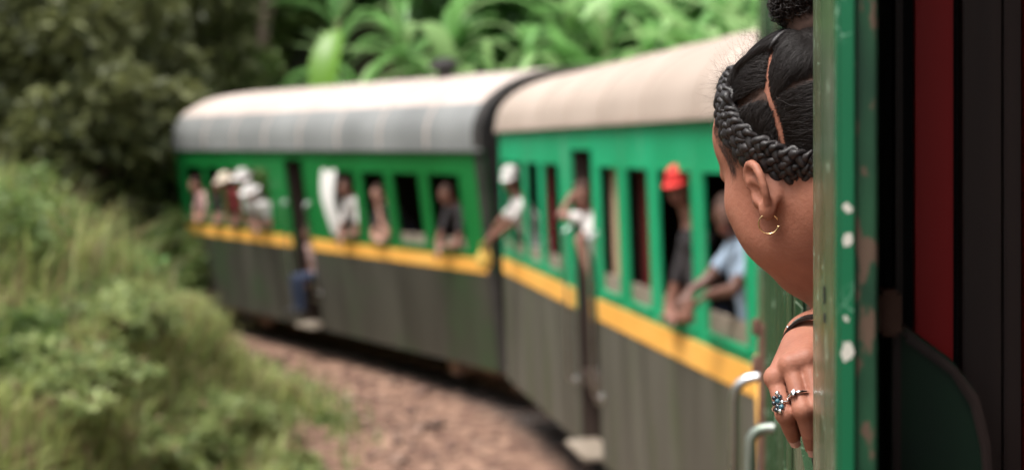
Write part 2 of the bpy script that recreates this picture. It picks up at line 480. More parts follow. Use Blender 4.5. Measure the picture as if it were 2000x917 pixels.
def scratch(m, scale, wd, col):
    n, b = m.node_tree, m.node_tree.nodes['Principled BSDF']
    tc = n.nodes.new('ShaderNodeTexCoord')
    nn = n.nodes.new('ShaderNodeTexNoise'); nn.inputs['Scale'].default_value = 14; nn.inputs['Detail'].default_value = 2
    n.links.new(tc.outputs['Object'], nn.inputs['Vector'])
    mxv = n.nodes.new('ShaderNodeMix'); mxv.data_type = 'VECTOR'; mxv.inputs[0].default_value = .10
    n.links.new(tc.outputs['Object'], mxv.inputs[4]); n.links.new(nn.outputs['Color'], mxv.inputs[5])
    vo = n.nodes.new('ShaderNodeTexVoronoi'); vo.feature = 'DISTANCE_TO_EDGE'; vo.inputs['Scale'].default_value = scale
    n.links.new(mxv.outputs[1], vo.inputs['Vector'])
    r1 = n.nodes.new('ShaderNodeMapRange'); r1.inputs[1].default_value = wd; r1.inputs[2].default_value = 0.0
    n.links.new(vo.outputs['Distance'], r1.inputs[0])
    n2 = n.nodes.new('ShaderNodeTexNoise'); n2.inputs['Scale'].default_value = 22
    n.links.new(tc.outputs['Object'], n2.inputs['Vector'])
    r2 = n.nodes.new('ShaderNodeMapRange'); r2.inputs[1].default_value = .52; r2.inputs[2].default_value = .62
    n.links.new(n2.outputs['Fac'], r2.inputs[0])
    mu = n.nodes.new('ShaderNodeMath'); mu.operation = 'MULTIPLY'; n.links.new(r1.outputs[0], mu.inputs[0]); n.links.new(r2.outputs[0], mu.inputs[1])
    mx = n.nodes.new('ShaderNodeMix'); mx.data_type = 'RGBA'; mx.inputs[7].default_value = (*col, 1)
    old = b.inputs['Base Color'].links[0].from_socket
    n.links.new(old, mx.inputs[6]); n.links.new(mu.outputs[0], mx.inputs[0]); n.links.new(mx.outputs[2], b.inputs['Base Color'])
scratch(M['green_O'], 26, .035, (.40, .55, .40))
scratch(M['green_in'], 60, .05, (.25, .5, .35))
coach_O = coach('passenger_coach', (-.5966, -4.0), aO, 0, 0, 10.64, 2.7, dict(
    eave=3.75, crown=4.35, floor=1.60, sill=2.80, top=3.60, door_top=3.55, stripe=(1.9, 2.05),
    windows=[(.6, 1.3, None), (1.9, 2.9, None), (3.70, 4.930, None), (5.269, 5.70, (2.69, 3.60)), (8.0, 8.6, None), (9.2, 9.8, None)], doors=[(6.66, 7.30)], plain=True, thick=.0085,
    green=M['green_O'], grey=M['grey'], roof=M['roof_A'], arch=.85, end=M['dark'], far=M['green_A'], bogies=(1.6, 9.0)))
tag(coach_O, 'own coach at the picture edge with scratched green window post and dark interior', 'train coach', 'coaches of the curving train')
YW = 1.35
def iny(wd): return YW - wd              # distance in from the outer face
# handrails of the near door: replaced lengths (tops seen just below the window sill)
for o in [c for c in coach_O.children if c.name.startswith('handrail')]:
    for c in list(o.children): bpy.data.objects.remove(c)
    bpy.data.objects.remove(o)
handrail(coach_O, 7.37, YW, 1.55, 2.47, .082, .0115)
handrail(coach_O, 6.59, YW, 1.55, 2.505, .048, .010, bend=.03, mat=M['shaded_steel'])
MB().box(7.304, 7.325, YW+.001, YW+.026, .5, 2.60).build('door_edge_strip', M['rust'], coach_O, bevel=.003)
for z in (2.575, 2.49): MB().lathe([(.008, z), (.010, z+.006), (.010, z+.03), (.008, z+.036)], 'z', (7.315, YW+.031, 0), 12).build('hinge', M['rust'], coach_O, autos=40)
# seams and cover strips on the outer wall beyond the woman's window
for x in (5.76, 5.95, 6.2, 6.50, 7.62, 7.92): MB().box(x, x+.028, YW+.0005, YW+.007, 2.052, 3.70).build('cover_strip', M['green_O'], coach_O, bevel=.002)
# inner stiles of the two windows, recessed behind the outer sheet
for (a, b) in ((4.9335, 5.2655), (3.45, 3.6965), (5.7035, 5.95)):
    MB().box(a, b, iny(.0225), iny(.0088), 2.2, 3.72).build('inner_stile', M['green_rot'], coach_O, bevel=.0015)
for (a, b, zz) in ((3.70, 4.93, 2.797), (5.269, 5.70, 2.687)):
    MB().box(a, b, iny(.05), iny(.0088), zz-.057, zz).build('inner_sill', M['brown_board'], coach_O, bevel=.003)
# slots in the post face
pe = MB(); pe.box(5.083, 5.088, YW+.0002, YW+.0014, 2.888, 2.9005); pe.box(5.081, 5.090, YW+.0002, YW+.0012, 2.8745, 2.881)
pe.build('latch_slot', M['black_gap'], coach_O)
# flat bead along the near edge of the post
MB().box(4.931, 4.937, YW+.0003, YW+.0022, 2.74, 3.66).build('edge_bead', M['green_in'], coach_O)
MB().box(4.9292, 4.9300, iny(.0084), iny(.0002), 2.80, 3.60).build('jamb_face', M['green_in'], coach_O)
chips = MB()
for (z, h, y0, y1) in ((2.963, .0065, .0015, .0075), (2.944, .0095, .0018, .0072), (2.876, .014, .001, .0078), (2.896, .004, .0022, .0052)):
    n = 17; pts = []; rz_ = random.Random(int(z*1e4))
    for k in range(n):
        a = 2*math.pi*k/n; rr = 1 + .18*math.sin(2*a+z*90) + rz_.uniform(-.22, .22)
        pts.append((4.9290, iny((y0+y1)/2 + (y1-y0)/2*math.cos(a)*rr), z+h/2*math.sin(a)*rr))
    chips.add(pts, [tuple(range(n))])
chips.build('paint_chip', mat_plain('bare_primer', (.66, .64, .57), .7), coach_O)
# partition of vertical boards
MB().box(5.195, 5.205, -YW+.08, iny(.026), 1.60, 3.9).build('partition_backing', M['black_gap'], coach_O)
bd = [(.0565, .0620, 0, M['brown_board']), (.0725, .1005, .012, M['red']), (.1065, .1345, .004, M['brown_board']), (.1375, .1500, .010, M['brown_board'])]
wv = .153
k = 0
while wv < 2.5:
    ww = .05 + .02*((k*37) % 5)/5
    bd.append((wv, wv+ww, .004*((k*13) % 3), M['brown_board'] if k % 5 else M['red'])); wv += ww+.006; k += 1
for (a, b, off, m_) in bd:
    MB().box(5.160+off, 5.193, iny(b), iny(a), 1.602, 3.89).build('board', m_, coach_O, bevel=.0015)
# catch and seat end below it
MB().box(5.03, 5.06, iny(.0475), iny(.032), 2.872, 2.903).build('catch', M['rust'], coach_O, bevel=.003)
def seat_end(s0, s1, prof, name, mat):
    n = len(prof)
    v = [(s0, iny(a), z) for a, z in prof] + [(s1, iny(a), z) for a, z in prof]
    f = [tuple(range(n)), tuple(range(2*n-1, n-1, -1))] + [(i, (i+1) % n, n+(i+1) % n, n+i) for i in range(n)]
    return MB().add(v, f).build(name, mat, coach_O, bevel=.0025)
prof = [(.043, 1.62), (.043, 2.876), (.050, 2.878), (.085, 2.852), (.100, 2.832), (.107, 2.80), (.110, 2.76), (.11, 1.62)]
seat_end(5.055, 5.085, prof, 'seat_end_panel', M['seat_green'])
seat_end(5.045, 5.0545, [(a, z) for a, z in ((.043, 1.62), (.043, 2.875), (.0485, 2.876), (.0485, 1.62))], 'seat_end_edge', M['brown_board'])
seat_end(5.048, 5.0545, [(.050, 2.8765), (.0855, 2.850), (.1005, 2.830), (.1075, 2.80), (.1105, 2.76), (.1105, 2.60), (.1045, 2.60), (.1045, 2.757), (.1015, 2.796), (.095, 2.824), (.082, 2.845), (.050, 2.868)], 'seat_end_rim', M['brown_board'])
MB().box(4.55, 5.04, iny(.9), iny(.10), 2.02, 2.08).box(4.55, 4.60, iny(.9), iny(.10), 1.60, 2.02).build('bench_seat', M['brown_board'], coach_O, bevel=.004)

# ------------------------------------------------------------------ track line
def polyline_from():
    pts = []
    # centre points taken from the coaches
    for root, L in ((coach_O, 10.64), (coach_A, 8.35), (coach_B, 9.85)):
        m = Matrix.Translation(root.location) @ Euler((0, 0, root.rotation_euler.z)).to_matrix().to_4x4()
        for x in (1.6, L-1.6): pts.append((m @ Vector((x, 0, 0))).xy.copy())
    p0 = pts[0] - (pts[1]-pts[0]).normalized()*20
    out = [p0] + pts
    a = math.atan2(*(pts[-1]-pts[-2]).yx); p = pts[-1].copy()
    for k in range(8):
        a += R(11); p = p + Vector((math.cos(a), math.sin(a)))*4.5; out.append(p.copy())
    # Catmull-Rom
    res = []
    for i in range(len(out)-1):
        a0, a1, a2, a3 = out[max(i-1, 0)], out[i], out[i+1], out[min(i+2, len(out)-1)]
        for t in np.linspace(0, 1, 5, endpoint=False):
            res.append(.5*((2*a1)+(a2-a0)*t+(2*a0-5*a1+4*a2-a3)*t*t+(3*a1-a0-3*a2+a3)*t**3))
    res.append(out[-1])
    return np.array([tuple(p) for p in res])
TRK = polyline_from()

def track_d(P):
    """signed distance to the track line, left positive; P (n,2)"""
    P = np.asarray(P, float); best = np.full(len(P), 1e9); sg = np.zeros(len(P))
    for a, b in zip(TRK[:-1], TRK[1:]):
        e = b-a; l2 = e @ e
        t = np.clip(((P-a) @ e)/l2, 0, 1)
        q = P - (a + t[:, None]*e)
        d = np.hypot(q[:, 0], q[:, 1]); s = e[0]*q[:, 1]-e[1]*q[:, 0]
        u = d < best
        best[u] = d[u]; sg[u] = np.sign(s[u])
    return best*np.where(sg == 0, 1, sg)

def sstep(x, a, b):
    t = np.clip((x-a)/(b-a), 0, 1); return t*t*(3-2*t)

def wob(x, y):
    return (np.sin(x*.9+1.3)*np.cos(y*.7+.4) + .5*np.sin(x*2.1+y*1.7) + .3*np.sin(x*4.3-y*3.1+2))/1.8

def height(P):
    P = np.asarray(P, float); x, y = P[:, 0], P[:, 1]
    d = track_d(P)
    n = wob(x, y)
    led = np.interp(y, [0, 8, 12.5, 16, 19, 30], [1.1, 1.25, 1.3, 1.1, .45, .35])
    d0 = np.interp(y, [5, 8, 10, 12, 14, 16, 20], [5.6, 5.2, 4.9, 4.5, 4.1, 3.6, 2.9])
    left = led*sstep(d, d0+.15*n, d0+1.05+.2*n) + np.clip(d-d0-1.9, 0, 60)*.70*(1+.1*n) + .14*n*sstep(d, d0, d0+1.4)
    left = np.minimum(left, 4.2+.06*np.clip(d-8, 0, 99)+.3*n) + np.clip(d-13, 0, 22)*1.1  # steep outer hillside added to cut off low sky light
    dr = -d
    right = np.clip(dr-2.9, 0, 99)*.75
    right = np.minimum(right, 9+.12*dr) + .25*n*sstep(dr, 2.6, 5)
    return np.where(d >= 0, left, right) - .04*sstep(np.abs(d), 1.3, 2.2) + .012*np.sin(x*9+y*5)*np.cos(y*8-x*3)

gx = np.concatenate([np.linspace(-90, -22, 28)[:-1], np.linspace(-22, -9, 40)[:-1], np.linspace(-9, 6, 130)[:-1], np.linspace(6, 20, 36)[:-1], np.linspace(20, 90, 26)])
gy = np.concatenate([np.linspace(-30, 2, 24)[:-1], np.linspace(2, 8, 30)[:-1], np.linspace(8, 27, 150)[:-1], np.linspace(27, 50, 46)[:-1], np.linspace(50, 130, 26)])
GX, GY = np.meshgrid(gx, gy, indexing='ij')
P2 = np.stack([GX.ravel(), GY.ravel()], 1)
GZ = height(P2)
GD = track_d(P2)
nx, ny = len(gx), len(gy)
idx = np.arange(nx*ny).reshape(nx, ny)
F = np.stack([idx[:-1, :-1].ravel(), idx[1:, :-1].ravel(), idx[1:, 1:].ravel(), idx[:-1, 1:].ravel()], 1)
gme = np_mesh('ground', np.column_stack([P2, GZ]), F)
at = gme.attributes.new('soil', 'FLOAT', 'POINT')
ledge = np.exp(-((GD-3.75)/.35)**2)*(P2[:, 1] > 13.6)*.75
at.data.foreach_set('value', np.maximum(np.clip(1-sstep(np.where(GD > 0, GD-np.interp(P2[:, 1], [5, 8, 10, 12, 14, 16, 20], [5.6, 5.2, 4.9, 4.5, 4.1, 3.6, 2.9])+2.6, -GD), 2.4, 3.1), 0, 1), ledge).astype(np.float32))
at2 = gme.attributes.new('under_train_shade', 'FLOAT', 'POINT'); at2.data.foreach_set('value', (1-sstep(np.abs(GD), .9, 1.5)).astype(np.float32))
gm = bpy.data.materials.new('earth_and_turf'); n_, b_ = nodes_of(gm)
att = n_.nodes.new('ShaderNodeAttribute'); att.attribute_name = 'soil'
tcn = n_.nodes.new('ShaderNodeTexCoord')
def nz(scale, det=5):
    q = n_.nodes.new('ShaderNodeTexNoise'); q.inputs['Scale'].default_value = scale; q.inputs['Detail'].default_value = det
    n_.links.new(tcn.outputs['Object'], q.inputs['Vector']); return q
def mixc(a, b, fac, ca=None, cb=None):
    q = n_.nodes.new('ShaderNodeMix'); q.data_type = 'RGBA'
    if a is None: q.inputs[6].default_value = (*ca, 1)
    else: n_.links.new(a, q.inputs[6])
    if b is None: q.inputs[7].default_value = (*cb, 1)
    else: n_.links.new(b, q.inputs[7])
    n_.links.new(fac, q.inputs[0]); return q.outputs[2]
def rng(src, a, b):
    q = n_.nodes.new('ShaderNodeMapRange'); q.inputs[1].default_value = a; q.inputs[2].default_value = b
    n_.links.new(src, q.inputs[0]); return q.outputs[0]
soil = mixc(None, None, rng(nz(1.6).outputs[0], .35, .65), (.095, .046, .031), (.20, .112, .075))
soil = mixc(soil, None, rng(nz(5).outputs[0], .50, .62), cb=(.29, .175, .12))
turf = mixc(None, None, rng(nz(.8).outputs[0], .35, .65), (.035, .05, .014), (.075, .06, .03))
col = mixc(turf, soil, att.outputs['Fac'])
at3 = n_.nodes.new('ShaderNodeAttribute'); at3.attribute_name = 'under_train_shade'
col = mixc(col, None, at3.outputs['Fac'], cb=(.022, .016, .013))       # shade beneath the train, painted into the earth colour
n_.links.new(col, b_.inputs['Base Color']); b_.inputs['Roughness'].default_value = .95
bu = n_.nodes.new('ShaderNodeBump'); bu.inputs['Strength'].default_value = .6; bu.inputs['Distance'].default_value = .05
n_.links.new(nz(14).outputs[0], bu.inputs['Height']); n_.links.new(bu.outputs[0], b_.inputs['Normal'])
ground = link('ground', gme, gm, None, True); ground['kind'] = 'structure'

# rails and sleepers
trk = empty('railway_track', (0, 0, 0)); tag(trk, 'narrow railway track with rusty rails curving beneath the train', 'railway track')
seg = np.diff(TRK, axis=0); sl = np.concatenate([[0], np.cumsum(np.hypot(seg[:, 0], seg[:, 1]))])
def at_s(s):
    p = np.array([np.interp(s, sl, TRK[:, 0]), np.interp(s, sl, TRK[:, 1])])
    q = np.array([np.interp(s+.05, sl, TRK[:, 0]), np.interp(s+.05, sl, TRK[:, 1])])
    t = (q-p)/np.hypot(*(q-p)); return p, t
for sd_ in (-1, 1):
    mb = MB(); ring = []
    for s in np.arange(.5, sl[-1]-.5, .5):
        p, t = at_s(s); nrm = np.array([-t[1], t[0]]); c = p+nrm*sd_*.53
        ring.append([(c[0]+nrm[0]*o, c[1]+nrm[1]*o, z) for o, z in ((-.05, .02), (.05, .02), (.015, .04), (.015, .07), (.03, .078), (.03, .10), (-.03, .10), (-.03, .078), (-.015, .07), (-.015, .04))])
    v = [p for r_ in ring for p in r_]; f = []
    for i in range(len(ring)-1):
        for k in range(10): f.append((i*10+k, i*10+(k+1) % 10, (i+1)*10+(k+1) % 10, (i+1)*10+k))
    mb.add(v, f).build('rail', M['rust'], trk)
slm = None
for s in np.arange(14, sl[-1]-2, .68):
    p, t = at_s(s)
    if slm is None:
        o = MB().box(-.10, .10, -.95, .95, -.09, .025).build('sleeper', M['dark_wood'], trk, bevel=.012); slm = o.data
    else:
        o = bpy.data.objects.new('sleeper', slm); COL.objects.link(o); o.parent = trk
    o.location = (p[0], p[1], 0); o.rotation_euler = (0, 0, math.atan2(t[1], t[0]) + random.uniform(-.02, .02))

# loose stones and leaf litter beside the track
def scatter_stones():
    n = 2400
    s = RNG.uniform(18, 52, n); d = RNG.normal(0, 1, n)*.55 + RNG.choice([1.9, 2.3, 2.6, 2.9], n)
    pts = np.array([at_s(a)[0] + np.array([-at_s(a)[1][1], at_s(a)[1][0]])*b for a, b in zip(s, d)])
    z = height(pts)
    base = np.array([(1, 0, 0), (-1, 0, 0), (0, 1, 0), (0, -1, 0), (0, 0, 1), (0, 0, -1)], float)
    tri = np.array([(0, 2, 4), (2, 1, 4), (1, 3, 4), (3, 0, 4), (2, 0, 5), (1, 2, 5), (3, 1, 5), (0, 3, 5)])
    sz = RNG.gamma(2.0, .014, n)+.010
    V = base[None]*sz[:, None, None]*RNG.uniform(.6, 1.3, (n, 6, 1))*np.array([1, 1, .6])
    an = RNG.uniform(0, 6.28, n); c, q = np.cos(an), np.sin(an)
    V = np.stack([V[..., 0]*c[:, None]-V[..., 1]*q[:, None], V[..., 0]*q[:, None]+V[..., 1]*c[:, None], V[..., 2]], -1)
    V += np.column_stack([pts, z+sz*.2])[:, None]
    Fq = tri[None]+np.arange(n)[:, None, None]*6
    return np_mesh('gravel', V.reshape(-1, 3), Fq.reshape(-1, 3))
mst = bpy.data.materials.new('mixed_stones'); n_, b_ = nodes_of(mst)
gi = n_.nodes.new('ShaderNodeNewGeometry'); cr = n_.nodes.new('ShaderNodeValToRGB')
cr.color_ramp.elements[0].color = (.06, .035, .026, 1); cr.color_ramp.elements[1].color = (.32, .215, .16, 1)
e = cr.color_ramp.elements.new(.6); e.color = (.15, .085, .065, 1)
n_.links.new(gi.outputs['Random Per Island'], cr.inputs[0]); n_.links.new(cr.outputs[0], b_.inputs['Base Color']); b_.inputs['Roughness'].default_value = .85
gr = link('gravel', scatter_stones(), mst); tag(gr, 'pinkish brown stones scattered over the bare earth beside the track', 'gravel', kind='stuff')

# ------------------------------------------------------------------ plants
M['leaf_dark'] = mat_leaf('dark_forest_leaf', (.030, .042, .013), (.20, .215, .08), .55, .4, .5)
M['leaf_mid'] = mat_leaf('mid_leaf', (.05, .10, .02), (.22, .31, .09), .5, .42, .8)
M['leaf_lush'] = mat_leaf('lush_leaf', (.07, .22, .04), (.26, .50, .17), .4, .48, .6)
M['leaf_slope'] = mat_leaf('slope_tree_leaf', (.018, .06, .010), (.11, .26, .065), .45, .4, .6)
M['leaf_bank'] = mat_leaf('bank_leaf', (.085, .145, .035), (.40, .46, .18), .55, .42, 1.0, dry=(.10, (.24, .17, .09)))
M['leaf_pale'] = mat_leaf('pale_broad_leaf', (.10, .28, .06), (.46, .64, .30), .35, .4, .9)
M['leaf_lime'] = mat_leaf('lime_broad_leaf', (.11, .27, .02), (.20, .40, .045), .35, .5, .9)
M['grass'] = mat_leaf('bank_grass', (.11, .165, .035), (.46, .50, .18), .6, .5, 1.1, dry=(.22, (.30, .21, .12)))
M['bark'] = mat_noise('grey_brown_bark', (.10, .07, .05), (.2, .15, .11), 6, (1, 1, .3), (.8, .95), bump=.4)
M['stem'] = mat_noise('green_brown_stem', (.10, .14, .04), (.2, .2, .09), 5, (1, 1, .3), (.6, .8))

def leaves(C, size, rng=RNG, droop=.3, aspect=.5):
    """leaf-shaped quads (folded along the midrib: 4 tris) at points C"""
    n = len(C)
    sz = size*rng.uniform(.6, 1.35, n)
    a = rng.uniform(0, 6.28, n); el = rng.normal(-droop, .55, n)
    d = np.stack([np.cos(a)*np.cos(el), np.sin(a)*np.cos(el), np.sin(el)], 1)
    t = rng.normal(size=(n, 3)); t -= (t*d).sum(1)[:, None]*d; t /= np.linalg.norm(t, axis=1)[:, None]
    nn = np.cross(d, t)
    w_ = aspect*sz*.5
    p0 = C; p1 = C+d*(sz*.45)[:, None]+t*w_[:, None]+nn*(w_*.25)[:, None]
    p2 = C+d*sz[:, None]-nn*(sz*.12)[:, None]; p3 = C+d*(sz*.45)[:, None]-t*w_[:, None]+nn*(w_*.25)[:, None]
    V = np.stack([p0, p1, p2, p3], 1).reshape(-1, 3)
    b = np.arange(n)[:, None]*4
    F = np.concatenate([b+np.array([[0, 1, 2]]), b+np.array([[0, 2, 3]])])
    return V, F

def crown_pts(rad, n, clumps, rng, flat=.75):
    """points gathered in clumps through an ellipsoid"""
    u = rng.normal(size=(clumps, 3)); u /= np.linalg.norm(u, axis=1)[:, None]
    r = rng.uniform(.35, 1, clumps)**.6
    c = u*r[:, None]*np.array(rad)
    k = rng.integers(0, clumps, n)
    s = np.array(rad)*rng.uniform(.14, .27, clumps)[k][:, None]
    g = rng.normal(size=(n, 3)); g /= np.maximum(np.linalg.norm(g, axis=1)[:, None], 1e-6)
    return c[k] + g*(rng.uniform(0, 1, n)**.4)[:, None]*s*np.array([1, 1, flat])*1.5, c

def make_tree(name, x, y, h, rad, leafmat, label, group, seed, nleaf=9000, size=.28, trunk_r=.22, low=.25, bark='bark'):
    rng = np.random.default_rng(seed)
    z = float(height([(x, y)])[0])
    root = empty(name, (x, y, z-.1)); tag(root, label, 'tree', group)
    cz = h*(.5+low/2); rr = (rad, rad*.9, h*(1-low)/2)
    pts, cl = crown_pts(rr, nleaf, 46, rng)
    pts[:, 2] += cz
    V, F = leaves(pts, size, rng)
    link('crown', np_mesh('crown', V, F), leafmat, root)
    mb = MB()
    bend = rng.normal(0, .25, 2)
    tp = [(bend[0]*(t**2)*h*.12, bend[1]*(t**2)*h*.12, t*h*.85) for t in np.linspace(0, 1, 7)]
    mb.tube(tp, [trunk_r*(1-.8*t) for t in np.linspace(0, 1, 7)], 9)
    for c in cl[::5]:
        q = np.array(tp[3]); e_ = c+np.array([0, 0, cz])
        m_ = (q+e_)/2+np.array([0, 0, -.2])
        mb.tube([tuple(q), tuple(m_), tuple(e_)], [trunk_r*.4, trunk_r*.25, trunk_r*.06], 6)
    mb.build('trunk', M[bark], root, True)
    return root

def make_shrub(name, x, y, rad, h, leafmat, label, group, seed, nleaf=2600, size=.12):
    rng = np.random.default_rng(seed)
    z = float(height([(x, y)])[0])
    root = empty(name, (x, y, z-.05)); tag(root, label, 'shrub', group)
    pts, cl = crown_pts((rad, rad, h*.5), nleaf, 26, rng, .9)
    pts[:, 2] = np.abs(pts[:, 2]+h*.5)
    V, F = leaves(pts, size, rng, .1)
    link('foliage', np_mesh('foliage', V, F), leafmat, root)
    mb = MB()
    for c in cl[::4]:
        mb.tube([(0, 0, 0), (c[0]*.4, c[1]*.4, h*.3), (c[0], c[1], c[2]+h*.5)], [.025, .018, .006], 5)
    mb.build('stem', M['bark'], root, True)
    return root

def px(x, Y, y=None):
    """world X (and z) of a picture position at depth Y - used while laying plants out"""
    return (x-1000)/2778*Y

# forest edge beyond the bend
G_DARK = 'dark trees of the forest beyond the bend'
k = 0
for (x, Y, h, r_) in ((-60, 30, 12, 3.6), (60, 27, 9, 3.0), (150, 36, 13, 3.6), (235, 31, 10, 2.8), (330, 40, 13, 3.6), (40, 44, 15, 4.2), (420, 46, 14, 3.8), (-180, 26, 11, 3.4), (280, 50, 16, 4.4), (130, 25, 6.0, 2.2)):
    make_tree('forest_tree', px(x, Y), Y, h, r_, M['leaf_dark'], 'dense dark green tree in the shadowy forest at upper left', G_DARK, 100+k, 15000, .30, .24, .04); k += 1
for (x, Y, h, r_) in ((372, 29, 4.2, 1.5), (300, 28, 4.0, 1.6), (430, 33, 5.2, 1.7)):
    make_tree('understorey_tree', px(x, Y), Y, h, r_, M['leaf_mid'], 'low olive green tree in the dark hollow beyond the end of the far coach', 'low trees beyond the far coach', 150+k, 5000, .2, .1, .0); k += 1
G_MID = 'paler trees above the far coach'
for (x, Y, h, r_) in ((450, 36, 10, 2.4), (555, 38, 11, 2.6), (640, 42, 13, 3.2)):
    make_tree('hillside_tree', px(x, Y), Y, h, r_, M['leaf_mid'], 'olive green hillside tree above the left part of the far coach roof', G_MID, 200+k, 8000, .32, .2, .2); k += 1
tr_ = make_tree('slender_tree', px(512, 33), 33, 9.5, 1.5, M['leaf_mid'], 'slender pale-trunked tree rising over the far coach roof', None, 333, 1500, .3, .26, .75)
G_BACK = 'bright green trees filling the slope behind the train'
for (x, Y, h, r_) in ((760, 40, 11, 3.4), (900, 36, 11, 3.2), (1040, 33, 11, 3.2), (1180, 31, 10, 3.0), (1330, 27, 9.5, 2.8), (1480, 25, 9.5, 2.8)):
    make_tree('slope_tree', px(x, Y), Y, h, r_, M['leaf_slope'], 'bright green leafy tree on the slope behind the train roofs', G_BACK, 300+k, 7000, .42, .2, .0); k += 1

# broad-leaved plants (each leaf its own piece)
def blade_mesh(L, wd, arc, fold, seg=9, tipw=.1):
    v = []; f = []
    ang = .25
    p = np.array([0., 0.]); st = L/seg; a = R(78)
    for i in range(seg+1):
        t = i/seg
        w_ = wd*(math.sin(math.pi*min(1, t*.92+.06))**.65)*(1 if t < .97 else tipw)
        z = p[1]; x = p[0]
        v += [(x, -w_, z+fold*w_), (x, 0, z), (x, w_, z+fold*w_)]
        p = p+st*np.array([math.cos(a), math.sin(a)]); a -= arc/seg
    for i in range(seg):
        b = i*3
        f += [(b, b+1, b+4, b+3), (b+1, b+2, b+5, b+4)]
    me = bpy.data.meshes.new('leaf'); me.from_pydata(v, [], f); me.polygons.foreach_set('use_smooth', np.ones(len(f), bool)); return me
def leafset(mats):
    out = []
    for (L, wd, arc, fo) in ((1.7, .13, 1.7, .35), (2.1, .18, 1.9, .4), (1.4, .08, 1.3, .3), (1.9, .10, 2.1, .3), (1.5, .07, 1.7, .3), (2.3, .12, 1.5, .3)):
        for m_ in mats:
            me = blade_mesh(L, wd, arc, fo); me.materials.append(m_); out.append(me)
    return out
LS = leafset([M['leaf_pale'], M['leaf_lush']])
def broad_plant(x, y, h, n, sc_, label, group, meshes=LS, name='broadleaf_plant'):
    z = float(height([(x, y)])[0])
    root = empty(name, (x, y, z-.05), (0, 0, random.uniform(0, 6.28))); tag(root, label, 'plant', group)
    MB().tube([(0, 0, 0), (.03, 0, h*.5), (.0, .03, h)], [.09*sc_, .075*sc_, .04*sc_], 9).build('stem', M['stem'], root, True)
    for i in range(n):
        o = bpy.data.objects.new('leaf', random.choice(meshes)); COL.objects.link(o); o.parent = root
        o.location = (0, 0, h*random.uniform(.55, 1.0))
        o.rotation_euler = (random.uniform(-.15, .15), random.uniform(-.1, .35), i*2.4+random.uniform(-.4, .4))
        s_ = sc_*random.uniform(.75, 1.15); o.scale = (s_, s_, s_)
    return root
G_BR = 'broad-leaved plants on the slope behind the train'
random.seed(21)
for (x, Y, h) in ((700, 30, 2.2), (745, 27.5, 1.6), (790, 31, 2.6), (830, 27, 1.8), (880, 29.5, 2.6), (915, 25.5, 1.6), (960, 27.5, 2.2), (1000, 24.5, 1.5), (1035, 26.5, 2.4), (1075, 23.5, 1.6),
                  (1110, 25.5, 2.3), (1150, 22, 1.5), (1185, 24.5, 2.2), (1225, 21, 1.6), (1260, 23, 2.2), (1300, 19.5, 1.5), (1340, 21.5, 2.1), (1385, 18.5, 1.6), (1420, 20.5, 2.2), (1475, 18, 1.8), (1540, 18.5, 2.2), (560, 31, 1.2), (660, 33, 2.6)):
    broad_plant(px(x, Y), Y, h*(1.45 if x < 1080 else 1.95), 14, random.uniform(1.05, 1.45), 'pale green plant with long arching leaves behind the '+('far' if x < 980 else 'nearer')+' coach roof', G_BR)
b1 = broad_plant(px(505, 28.5), 28.5, 2.4, 6, .55, 'small bluish green broad-leaved plant peeping over the far coach roof end', None, [m for m in LS[:3]])
lime = blade_mesh(1.9, .31, .9, .45, tipw=.05); lime.materials.append(M['leaf_lime'])
zl = float(height([(px(628, 27), 27)])[0])
lp = empty('lime_leaf_plant', (px(628, 27), 27, zl-.05)); tag(lp, 'plant with one big upright lime green leaf above the far roof', 'plant')
hs_ = max(.6, 3.75-zl)
MB().tube([(0, 0, 0), (.02, 0, hs_*.5), (0, 0, hs_)], [.07, .06, .03], 9).build('stem', M['stem'], lp, True)
for (z, rz, ry, s_) in ((hs_, 1.25, -.22, 1.0), (hs_*.85, .2, .3, .6), (hs_*.8, 4.4, .35, .55)):
    o = bpy.data.objects.new('leaf', lime); COL.objects.link(o); o.parent = lp; o.location = (0, 0, z); o.rotation_euler = (0, ry, rz); o.scale = (s_,)*3

# the bank beside the track
def grass_mesh(n, lo, hi, dmin, dmax, rng, Lr=(.18, .55), w0=.012, xr=None):
    pts = []
    while sum(len(p) for p in pts) < n:
        q = np.column_stack([rng.uniform(xr[0], xr[1], n), rng.uniform(lo, hi, n)])
        d = track_d(q); d0 = np.interp(q[:, 1], [5, 8, 10, 12, 14, 16, 20], [5.6, 5.2, 4.9, 4.5, 4.1, 3.6, 2.9])-2.6; m_ = (d > dmin+d0+.2*rng.normal(size=n)) & (d < dmax+d0)
        m_ &= (wob(q[:, 0]*1.7, q[:, 1]*1.7) + rng.normal(size=n)*.35 > -.35)
        m_ &= ~((d > 3.3) & (d < 4.2) & (q[:, 1] > 13.6) & (rng.uniform(size=n) < .85))
        pts.append(q[m_])
    q = np.concatenate(pts)[:n]; z = height(q)
    L = rng.uniform(*Lr, n)*(1+.5*wob(q[:, 0]*.8, q[:, 1]*.9))
    a = rng.uniform(0, 6.28, n); lean = rng.uniform(.1, .9, n)
    d = np.stack([np.cos(a), np.sin(a), np.zeros(n)], 1); s_ = np.stack([-np.sin(a), np.cos(a), np.zeros(n)], 1)*w0*rng.uniform(.6, 1.8, n)[:, None]
    B = np.column_stack([q, z-.02]); up = np.array([0, 0, 1.])
    M1 = B+d*(L*lean*.25)[:, None]+up*(L*.6)[:, None]; T = B+d*(L*lean)[:, None]+up*(L*(1-.35*lean))[:, None]
    V = np.stack([B-s_, B+s_, M1+s_*.8, M1-s_*.8, T], 1).reshape(-1, 3)
    b = np.arange(n)[:, None]*5
    return np_mesh('grass', V, np.concatenate([b+np.array([[0, 1, 2]]), b+np.array([[0, 2, 3]]), b+np.array([[3, 2, 4]])]))
